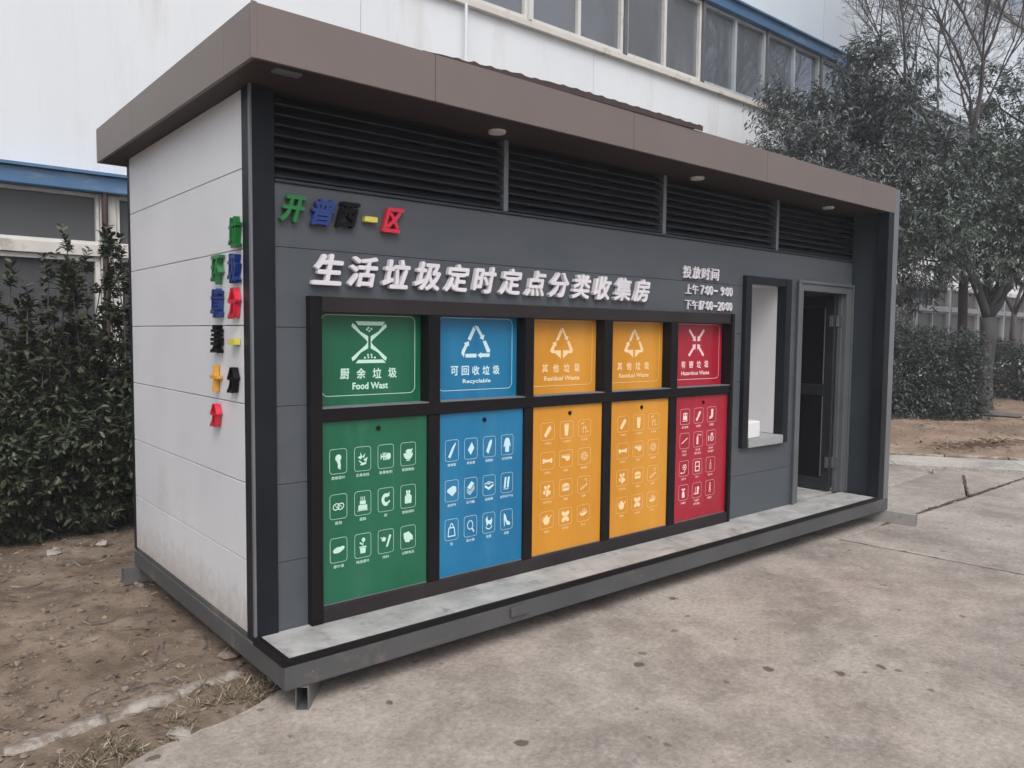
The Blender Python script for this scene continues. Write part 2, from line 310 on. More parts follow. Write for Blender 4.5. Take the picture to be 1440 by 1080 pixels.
# soil in the joints and cracks
cr = MB()
def ribbon(b, pts, w, z):
    for (p, q) in zip(pts[:-1], pts[1:]):
        d = Vector((q[0] - p[0], q[1] - p[1])); n_ = Vector((-d.y, d.x)).normalized(); w0 = w * rnd(.4, 1.3)
        b.quad((p[0] - n_.x * w0, p[1] - n_.y * w0, z), (q[0] - n_.x * w0, q[1] - n_.y * w0, z), (q[0] + n_.x * w0, q[1] + n_.y * w0, z), (p[0] + n_.x * w0, p[1] + n_.y * w0, z))
ribbon(cr, jag((5.6, -.385), (9.5, -.38), 60, .05, 3), .020, .003)
ribbon(cr, jag((7.6, -.40), (9.02, .17), 30, .06, 8), .012, .003)
ribbon(cr, jag((4.82, -.38), (5.1, -3.9), 60, .012, 5), .007, .003)
o = cr.build('crack_soil', M_crack, pav)
# gutter strip and kerb at the far edge
gut = bpy.data.objects.new('gutter', None); C.objects.link(gut); gut['kind'] = 'structure'
D = Vector((.55, -.835)); Nn = Vector((.835, .55))
M_gut = ground_concrete('gutter_concrete', 41, (1.12, 1.16, 1.17))
p0 = Vector((8.2, 2.45))
for k in range(6):
    a = p0 + D * (1.6 * k - 1.5); b2 = a + D * 1.59
    b = MB().prism([(a.x, a.y, -.08), (b2.x, b2.y, -.08), (b2.x + Nn.x * .93, b2.y + Nn.y * .93, -.08), (a.x + Nn.x * .93, a.y + Nn.y * .93, -.08)], (0, 0, .084 + .004)); b.build('gutter_slab', M_gut, gut)
for k in range(13):
    a = p0 + D * (.8 * k - 2.3) + Nn * .94; b2 = a + D * .785; wv = .13; hh = rnd(.02, .045)
    MB().prism([(a.x, a.y, -.08), (b2.x, b2.y, -.08), (b2.x + Nn.x * wv, b2.y + Nn.y * wv, -.08), (a.x + Nn.x * wv, a.y + Nn.y * wv, -.08)], (0, 0, .08 + hh)).build('kerb_stone', M_kerb, gut, .012)
# broken kerb half sunk in the soil on the left
kb = bpy.data.objects.new('old_kerb', None); C.objects.link(kb); kb['kind'] = 'structure'
pts = [(-3.2, -.32), (-2.2, -.14), (-1.42, .01), (-1.0, .075), (-.61, .125), (-.3, .17), (.02, .21)]
for (p, q) in zip(pts[:-1], pts[1:]):
    nseg = max(2, int(math.hypot(q[0] - p[0], q[1] - p[1]) / .05)); b = MB(); ph = rnd(0, 9)
    for k in range(nseg + 1):
        t = k / nseg; x = p[0] + (q[0] - p[0]) * (.02 + .96 * t); y = p[1] + (q[1] - p[1]) * (.02 + .96 * t)
        n1 = .02 * fbm(x * 7, 1, ph); zt = .012 + .04 * fbm(x * 5, y * 3, ph)
        b.v += [(x, y - .055 + n1, -.06), (x, y - .045 + n1, zt - .008), (x, y - .01, zt + .004), (x, y + .05 + n1, zt - .004), (x, y + .065 + n1, -.05)]
        if k:
            i = len(b.v) - 10
            b.f += [(i + j, i + 5 + j, i + 6 + j, i + 1 + j) for j in range(4)]
    b.f += [tuple(range(5)), tuple(reversed(range(len(b.v) - 5, len(b.v))))]
    b.build('kerb_stone', M_kerb, kb, smooth=True)

# ---------------------------------------------------------------- factory building
YF = 6.5
fac = thing('factory_building', (0, YF, 0), 'large pale factory building with a blue-trimmed strip of windows, behind the kiosk', 'building')
def fb(name, m, *b, bevel=0, parent=None): return bx(name, m, parent or fac, *b, bevel=bevel)
X0, X1 = -9.9, 40.0
for k in range(11):
    xa = -9.9 + 4.7 * k; xb = min(xa + 4.692, X1)
    if xb <= xa: break
    fb('wall_panel', M_fwall, xa, xb, YF, YF + .3, 3.36, 6.80)
for k in range(11):
    xa = -9.35 + 5.25 * k - 5.25 + 5.27; xb = min(xa + 5.238, X1)
    if xb <= xa: break
    fb('cladding_panel', M_fup, xa, xb, YF + .02, YF + .3, 8.62, 12.70)
fb('lower_wall', M_fwall, X0, X1, YF, YF + .3, -.1, .95)
fb('rear_wall', M_fwall, X0, X1, YF + 9.7, YF + 10, -.1, 12.7); fb('end_wall', M_fwall, X0, X0 + .3, YF + .302, YF + 9.69, -.1, 12.7); fb('end_wall', M_fwall, X1 - .3, X1, YF + .302, YF + 9.69, -.1, 12.7)
fb('roof', M_roofm, X0 - .1, X1 + .1, YF - .12, YF + 10.1, 12.702, 12.86)
fb('backing_wall', M_wfd, X0 + .31, X1 - .31, YF + .5, YF + .6, .3, 8.6)
# blue trims
fb('blue_trim', M_blt, X0, 18.2, YF - .16, YF - .003, 8.48, 8.70, bevel=.01); fb('blue_trim_cap', M_blt, X0, 18.2, YF - .22, YF + .015, 8.703, 8.74)
fb('blue_trim', M_blt, X0, 12, YF - .20, YF - .003, 3.24, 3.42, bevel=.01); fb('blue_trim_cap', M_blt, X0, 12, YF - .25, YF - .003, 3.423, 3.455)
fb('window_sill', M_cream, X0, X1, YF - .09, YF - .003, 6.76, 6.86, bevel=.006)
def window(xa, xb, z0, z1, glass, fr=.06, mid=True, frm=M_wf):
    w_ = fb('window', frm, xa, xa + fr, YF - .05, YF + .08, z0, z1)
    b = MB().box(xb - fr, xb, YF - .05, YF + .08, z0, z1).box(xa + fr, xb - fr, YF - .05, YF + .08, z0, z0 + fr).box(xa + fr, xb - fr, YF - .05, YF + .08, z1 - fr, z1)
    if mid: xm = (xa + xb) / 2; b.box(xm - .035, xm + .035, YF - .05, YF + .08, z0 + fr, z1 - fr)
    b.build('frame', frm, w_)
    cuts = [xa + fr, xb - fr] if not mid else [xa + fr, (xa + xb) / 2 - .036, (xa + xb) / 2 + .036, xb - fr]
    for q in range(0, len(cuts), 2):
        t = rnd(-.006, .006)
        bb = MB(); xa_, xb_ = cuts[q] + .001, cuts[q + 1] - .001
        bb.prism([(xa_, YF + .02 + t, z0 + fr), (xb_, YF + .02 - t, z0 + fr), (xb_, YF + .02 - t + rnd(-.004, .004), z1 - fr), (xa_, YF + .02 + t, z1 - fr)], (0, .01, 0))
        bb.build('pane', glass, w_)
    return w_
xw = -6.8
while xw < 38:
    window(xw + .04, xw + 2.31, 6.87, 8.47, M_pglass if xw < 11.5 else M_pglass3, frm=M_wf if xw < 11.5 else M_wfb)
    fb('mullion_post', M_wfd if xw > 9 else M_wf, xw - .036, xw + .036, YF - .10, YF - .0, 6.87, 8.475)
    xw += 2.35
# ground floor: tall windows between cream posts, far ones coloured as if in tree shade
xw = -8.8
k = 0
while xw < 39:
    xe = xw + 2.42
    far_ = xw > 12; fm = M_frshade if far_ else M_wf; pm_ = M_frshade if far_ else M_cream
    window(xw + .09, xe - .09, 2.66, 3.235, M_pglass2, .035, mid=(xw > .5), frm=fm)
    window(xw + .09, xe - .09, 1.0, 2.52, M_pglass2, .05, mid=(xw > 1.5), frm=fm)
    fb('transom', pm_, xw + .085, xe - .085, YF - .10, YF + .1, 2.525, 2.655, bevel=.005)
    fb('window_post', pm_, xe - .082, xe + .082, YF - .08, YF + .1, .955, 3.235, bevel=.005)
    xw = xe + .0
    k += 1
fb('lintel', M_cream, X0, X1, YF - .02, YF + .1, 3.24, 3.355)
MB().tube([(.83, YF - .14, .0), (.83, YF - .14, 3.40)], .034, 10).build('downpipe', M_rust, fac)
MB().tube([(5.95, YF - .13, 3.5), (5.95, YF - .13, 6.75)], .025, 8).build('conduit', M_fwall, fac)

# ================================================================ KIOSK
W = 5.66; DP = 2.04; ZD = .245; ZS = 2.79; ZT = 3.006
K = thing('waste_sorting_kiosk', (0, 0, 0), 'dark grey kiosk cabin with five coloured waste hatches, white side and flat roof', 'kiosk')
def kb_(name, m, *b, bevel=.002, parent=None): return bx(name, m, parent or K, *b, bevel=bevel)
# chassis
kb_('base_beam', M_base, -.008, 5.80, -.345, -.265, .109, .218, bevel=.006)
kb_('base_beam', M_base, -.008, .072, -.262, DP + .01, .109, .212, bevel=.006)
kb_('base_beam', M_base, 5.70, 5.78, -.262, DP + .01, .109, .212)
kb_('base_beam', M_base, .075, 5.69, DP - .07, DP + .01, .109, .212)
for xx in (1.5, 3.0, 4.5): kb_('base_joist', M_base, xx, xx + .05, -.26, DP - .075, .115, .2)
# deck
for a, b2 in ((.022, 2.44), (2.443, 4.88), (4.883, 5.585)): kb_('deck_board', M_deck, a, b2, -.330, .0, .2195, ZD, bevel=.001)
kb_('deck_trim', M_black, -.012, 5.59, -.349, -.331, .2195, ZD + .006, bevel=.003)
kb_('deck_trim', M_black, -.012, .0205, -.3305, -.002, .213, ZD + .006, bevel=.003)
kb_('cabin_floor', M_deck, .05, 5.60, .052, DP - .05, .214, ZD)
cl = kb_('bracket', M_base, 1.27, 1.39, -.362, -.346, .150, .198); 
for xx in (.12, 2.35, 4.1): MB().tube([(xx, -.351, .17), (xx, -.345, .17)], .006, 8).build('bolt', M_hinge, K)
# corner posts
kb_('corner_post', M_post, .0, .112, -.012, .10, .214, ZS, bevel=.004)
kb_('corner_trim', M_postl, -.006, .004, -.016, .006, .214, ZS, bevel=.001)
kb_('corner_post', M_post, .0, .05, DP - .02, DP + .03, .214, ZS)
kb_('corner_post', M_post, 5.60, 5.698, -.345, -.25, .2195, ZS, bevel=.003)
kb_('outer_post', M_postl, 5.70, 5.79, -.348, -.25, .2195, 3.0, bevel=.004)
kb_('corner_post', M_post, 5.70, 5.78, DP - .05, DP + .03, .214, ZS)
kb_('fin_wall', M_greyd, 5.66, 5.72, -.249, .0, .2135, ZS, bevel=.001)
# side wall: horizontal white panels
zs = [.236, .588, .961, 1.337, 1.706, 2.062, 2.43, ZS]
for a, b2 in zip(zs[:-1], zs[1:]): kb_('side_panel', M_white, .002, .045, .102, DP - .022, a + .002, b2 - .002, bevel=.0025)
kb_('side_channel', M_base, .0, .045, .101, DP - .021, .2135, .234)
for a, b2 in zip(zs[:-1], zs[1:]): kb_('side_panel', M_white, 5.722, 5.765, -.24, DP - .052, a + .002, b2 - .002, bevel=.0025)
for a, b2 in zip(zs[:-1], zs[1:]): kb_('rear_panel', M_white, .06, 5.69, DP - .02, DP + .02, a + .002, b2 - .002, bevel=.0025)
# front wall, panel by panel
zf = [.246, .58, .955, 1.328, 1.701, 2.075, 2.370]
openings = [(.266, 3.75, .2, 1.852), (3.905, 4.57, .80, 2.155), (4.70, 5.645, .2, 2.15)]
xs = sorted({.114, 5.658, .266, 3.75, 3.905, 4.57, 4.70, 5.645}); zo = sorted({1.852, .80, 2.155, 2.15})
for a, b2 in zip(zf[:-1], zf[1:]):
    bl = []; brk = sorted({a + .0015, b2 - .0015} | {z for z in zo if a + .005 < z < b2 - .005})
    for z0, z1 in zip(brk[:-1], brk[1:]):
        run = None
        for x0, x1 in zip(xs[:-1], xs[1:]):
            mx, mz = (x0 + x1) / 2, (z0 + z1) / 2
            hole = any(o_[0] < mx < o_[1] and o_[2] < mz < o_[3] for o_ in openings)
            if hole:
                if run: bl.append((run[0], run[1], z0, z1)); run = None
            else: run = (run[0] if run else x0, x1)
        if run: bl.append((run[0], run[1], z0, z1))
    while bl:                                  # pieces that touch are one panel
        grp = [bl.pop(0)]; more = True
        while more:
            more = False
            for q in list(bl):
                if any(q[0] < p[1] - 1e-6 and q[1] > p[0] + 1e-6 and abs(max(q[2], p[2]) - min(q[3], p[3])) < 1e-6 for p in grp): grp.append(q); bl.remove(q); more = True
        b = MB()
        for q in grp: b.box(q[0], q[1], 0, .048, q[2], q[3])
        b.build('front_panel', M_grey, K)
kb_('liner_wall', M_dark, .06, 3.88, .14, .16, .25, 2.36)
# louvres
kb_('louver_backing', M_dark, .115, 5.657, .13, .14, 2.372, ZS - .002)
kb_('louver_end_plate', M_black, 5.6575, 5.6595, .001, .142, 2.371, ZS - .002, bevel=0)
kb_('louver_rail', M_greyd, .114, 5.658, -.012, .05, 2.371, 2.385)
divs = [.114, 1.50, 2.93, 4.37, 5.658]
for a, b2 in zip(divs[:-1], divs[1:]):
    for k in range(8):
        z = 2.392 + k * .0475
        b = MB(); x0, x1 = a + .001, b2 - .001
        prof = [(.004, z), (.0, z + .004), (.002, z + .010), (.050, z + .046), (.056, z + .044), (.012, z + .006)]
        b.prism([(x0, y, zz) for y, zz in prof], (x1 - x0, 0, 0)); b.build('louver_slat', M_slat, K)
for xx in divs[1:-1]: kb_('louver_divider', M_postl, xx - .017, xx + .017, -.006, .07, 2.386, ZS - .003)
# roof
RX0, RX1, RY0, RY1 = -.126, 5.698, -.351, 2.296
kb_('soffit', M_soff, RX0 + .02, RX1 - .02, RY0 + .02, RY1 - .02, ZS, ZS + .02)
kb_('roof_deck', M_membrane, RX0 + .021, RX1 - .021, RY0 + .021, RY1 - .021, ZT - .05, ZT - .02)
fx = [RX0 + .0, .77, 2.2, 3.64, 5.08, RX1]
for a, b2 in zip(fx[:-1], fx[1:]): kb_('fascia_panel', M_fasc, a + .0015, b2 - .0015, RY0, RY0 + .018, ZS - .004, ZT, bevel=.002)
fy = [RY0 + .0185, -.04, 2.05 - .6, RY1]
for a, b2 in zip(fy[:-1], fy[1:]): kb_('fascia_panel', M_fasc, RX0, RX0 + .018, a + .0015, b2 - .0015, ZS - .004, ZT, bevel=.002)
kb_('fascia_corner', M_fasc, RX0 - .003, RX0 + .022, RY0 - .003, RY0 - .0005, ZS - .006, ZT + .003)
kb_('fascia_panel', M_fasc, RX0 + .02, RX1 - .02, RY1 - .018, RY1, ZS - .004, ZT); kb_('fascia_panel', M_fasc, RX1 - .0, RX1 + .018, RY0 + .105, RY1, ZS - .004, ZT)
b = MB(); n = 64                                          # loose ragged roofing sheet along the front edge
for k in range(n + 1):
    x = .70 + (2.86 - .70) * k / n; t = k / n
    top = ZT + .004 + .028 * min(1, t * 2.2) + .010 * fbm(x * 9, 1) + (.008 if k % 3 == 0 else 0) * rnd(0, 1)
    b.v += [(x, RY0 + .004 - .012 * t, ZT - .0 + .0005), (x, RY0 - .012 * t + .002, top), (x, RY0 + .30, ZT + .02)]
    if k: i = len(b.v) - 6; b.f += [(i, i + 3, i + 4, i + 1), (i + 1, i + 4, i + 5, i + 2)]
o = b.build('roofing_sheet', M_membrane, K); sm = o.modifiers.new('s', 'SOLIDIFY'); sm.thickness = .003
# soffit lights
for xx, yy in ((1.337, -.12), (3.162, -.10), (4.99, -.10)):
    MB().tube([(xx, yy, ZS - .014), (xx, yy, ZS - .001)], [.046, .05], 28).build('downlight', M_lamp, K)
kb_('sensor_plate', M_postl, .0, .12, -.29, -.24, ZS - .012, ZS - .001)
# interior back
# wash niche / window
nf = kb_('niche_frame', M_post, 3.905, 3.985, -.035, .0475, .80, 2.155)
kb_('frame_side', M_post, 4.485, 4.57, -.035, .0475, .80, 2.155, parent=nf)
kb_('frame_head', M_post, 3.9855, 4.4845, -.03, .0475, 2.095, 2.155, parent=nf)
kb_('sill', M_sill, 3.9855, 4.4845, -.045, .36, .80, .868, parent=nf)
kb_('niche_lining', M_niche, 3.95, 3.984, .05, .40, .87, 2.13, parent=nf); kb_('niche_lining', M_niche, 4.486, 4.52, .05, .40, .87, 2.13, parent=nf)
for a, b2 in ((.869, 1.21), (1.213, 1.60), (1.603, 2.094)): kb_('niche_back_panel', M_niche, 3.985, 4.485, .38, .40, a, b2, parent=nf)
kb_('niche_lining', M_niche, 3.985, 4.485, .049, .379, 2.096, 2.12, parent=nf)
# door
df = kb_('door_frame', M_doorf, 4.70, 4.785, -.02, .06, ZD + .001, 2.15, bevel=.004)
kb_('frame_side', M_doorf, 5.545, 5.645, -.02, .06, ZD + .001, 2.15, parent=df, bevel=.004); kb_('frame_head', M_doorf, 4.7855, 5.5445, -.02, .06, 2.075, 2.15, parent=df, bevel=.004)
kb_('architrave', M_doorf, 4.69, 4.715, -.032, -.0205, ZD + .001, 2.163, parent=df); kb_('architrave', M_doorf, 5.63, 5.655, -.032, -.0205, ZD + .001, 2.163, parent=df); kb_('architrave', M_doorf, 4.716, 5.629, -.032, -.0205, 2.138, 2.163, parent=df)
kb_('door_stop', M_doorf, 5.525, 5.5445, .02, .058, ZD + .001, 2.074, parent=df)
dl = kb_('door_leaf', M_door, 5.475, 5.515, .062, .14, ZD + .012, 2.06)
kb_('stile', M_door, 5.475, 5.515, .68, .76, ZD + .012, 2.06, parent=dl); kb_('rail', M_door, 5.475, 5.515, .1405, .6795, 1.96, 2.06, parent=dl); kb_('rail', M_door, 5.475, 5.515, .1405, .6795, ZD + .012, ZD + .12, parent=dl); kb_('rail', M_door, 5.475, 5.515, .1405, .6795, 1.14, 1.24, parent=dl)
kb_('glass', M_black, 5.490, 5.500, .1405, .6795, 1.2405, 1.9595, parent=dl, bevel=0); kb_('lower_panel', M_black, 5.485, 5.505, .1405, .6795, ZD + .1205, 1.1395, parent=dl, bevel=0)
kb_('beading', M_postl, 5.470, 5.4745, .143, .152, 1.25, 1.955, parent=dl, bevel=0); kb_('beading', M_postl, 5.470, 5.4745, .143, .152, .38, 1.135, parent=dl, bevel=0)
kb_('handle', M_hinge, 5.44, 5.4745, .60, .62, 1.20, 1.32, parent=dl); kb_('grab_bar', M_postl, 5.44, 5.46, .42, .44, 1.28, 1.74, parent=dl)
for z in (.47, 1.78):
    h = kb_('hinge', M_hinge, 5.468, 5.4745, .070, .105, z, z + .10, parent=None); kb_('knuckle', M_hinge, 5.505, 5.526, .040, .061, z, z + .10, parent=h)
    kb_('hinge_leaf', M_hinge, 5.520, 5.5248, -.0, .035, z, z + .10, parent=h)

# ---------------------------------------------------------------- flat print
def T(o, u, v, d=0): return (o[0] + u, o[1] - d, o[2] + v)
class Print:
    """flat shapes on a plane facing -Y; origin (cx, y, cz), scale s"""
    def __init__(s, cx, y, cz, sc, vs=1): s.b = MB(); s.o = (cx, y, cz); s.s = sc; s.vs = vs
    def P(s, *p): s.b.quad(*[T(s.o, a * s.s, c * s.s * s.vs, len(s.b.f) * 2e-5) for a, c in p]); return s
    def L(s, pts, w=.14, closed=False):
        pts = [Vector(p) for p in pts]
        if closed: pts.append(pts[0])
        for p, q in zip(pts[:-1], pts[1:]):
            d = (q - p)
            if d.length < 1e-6: continue
            d.normalize(); n = Vector((-d.y, d.x)) * w / 2; e = d * w * .25
            s.P(p - e - n, q + e - n, q + e + n, p - e + n)
        return s
    def E(s, cx, cy, rx, ry=None, rot=0, n=14, a0=0, a1=360):
        ry = ry or rx; c, sn = math.cos(rad(rot)), math.sin(rad(rot)); pts = []
        full = a1 - a0 >= 360
        for k in range(n + (0 if full else 1)):
            a = rad(a0 + (a1 - a0) * k / n); x, y = rx * math.cos(a), ry * math.sin(a); pts.append((cx + x * c - y * sn, cy + x * sn + y * c))
        s.P(*pts); return s
    def R(s, cx, cy, rx, ry, w=.12, rot=0, n=14, a0=0, a1=360):
        c, sn = math.cos(rad(rot)), math.sin(rad(rot)); pts = []
        for k in range(n + 1):
            a = rad(a0 + (a1 - a0) * k / n); x, y = rx * math.cos(a), ry * math.sin(a); pts.append((cx + x * c - y * sn, cy + x * sn + y * c))
        s.L(pts, w); return s
    def B(s, x0, y0, x1, y1): s.P((x0, y0), (x1, y0), (x1, y1), (x0, y1)); return s
    def rrect(s, hw, hh, r, w):
        out, inn = [], []
        for cx, cy, a0 in ((hw - r, hh - r, 0), (-hw + r, hh - r, 90), (-hw + r, -hh + r, 180), (hw - r, -hh + r, 270)):
            for k in range(6):
                a = rad(a0 + 90 * k / 5); out.append((cx + r * math.cos(a), cy + r * math.sin(a))); inn.append((cx + (r - w) * math.cos(a), cy + (r - w) * math.sin(a)))
        n = len(out)
        for k in range(n): j = (k + 1) % n; s.P(out[k], out[j], inn[j], inn[k])
        return s

_tc = {}
def text_mesh(body, bold=0.0, extrude=0.0, shear=0.0):
    """size-1 text as (verts, faces), from Blender's built-in font"""
    key = (body, bold, extrude, shear)
    if key in _tc: return _tc[key]
    c = bpy.data.curves.new('text', 'FONT'); c.body = body; c.size = 1; c.extrude = extrude; c.offset = bold; c.shear = shear; c.resolution_u = 3
    o = bpy.data.objects.new('text', c); C.objects.link(o)
    dg = bpy.context.evaluated_depsgraph_get(); dg.update()
    me = bpy.data.meshes.new_from_object(o.evaluated_get(dg))
    vs = [tuple(v.co) for v in me.vertices]; fs = [tuple(p.vertices) for p in me.polygons]
    bpy.data.objects.remove(o); bpy.data.meshes.remove(me); bpy.data.curves.remove(c)
    _tc[key] = (vs, fs); return vs, fs
def put_text(b, body, cx, y, cz, h, w=None, bold=0.0, shear=0.0, face='front', depth=0):
    """add text to mesh builder b, its bounding box centred on (cx, cz), height h and width w"""
    vs, fs = text_mesh(body, 0, .05 if depth else 0, shear)
    x0, x1 = min(v[0] for v in vs), max(v[0] for v in vs); y0, y1 = min(v[1] for v in vs), max(v[1] for v in vs)
    sy = h / (y1 - y0); sx = (w / (x1 - x0)) if w else sy; i = len(b.v)
    em = bold * h / max(.3, (y1 - y0)); dirs = [(0, 0)] if bold <= 0 else [(math.cos(k * math.pi / 4) * em, math.sin(k * math.pi / 4) * em) for k in range(8)]
    for j, (ou, ov) in enumerate(dirs):       # heavier strokes: the glyph laid down eight times, a hair apart in depth
        i = len(b.v); dj = j * (4e-4 if depth else 3e-5)
        for vx, vy, vz in vs:
            u = (vx - (x0 + x1) / 2) * sx * (1 - 2 * em / max(h, 1e-3) * (w is not None)) + ou; v = (vy - (y0 + y1) / 2) * sy * (1 - 2 * em / h) + ov; dz = (((vz + .05) / .1 * depth) if depth else 0) + (dj if vz > 0 or not depth else -dj * .0)
            b.v.append((cx + u, y - dz, cz + v) if face == 'front' else (y - dz, cx - u, cz + v))
        b.f += [tuple(i + k for k in f) for f in fs]

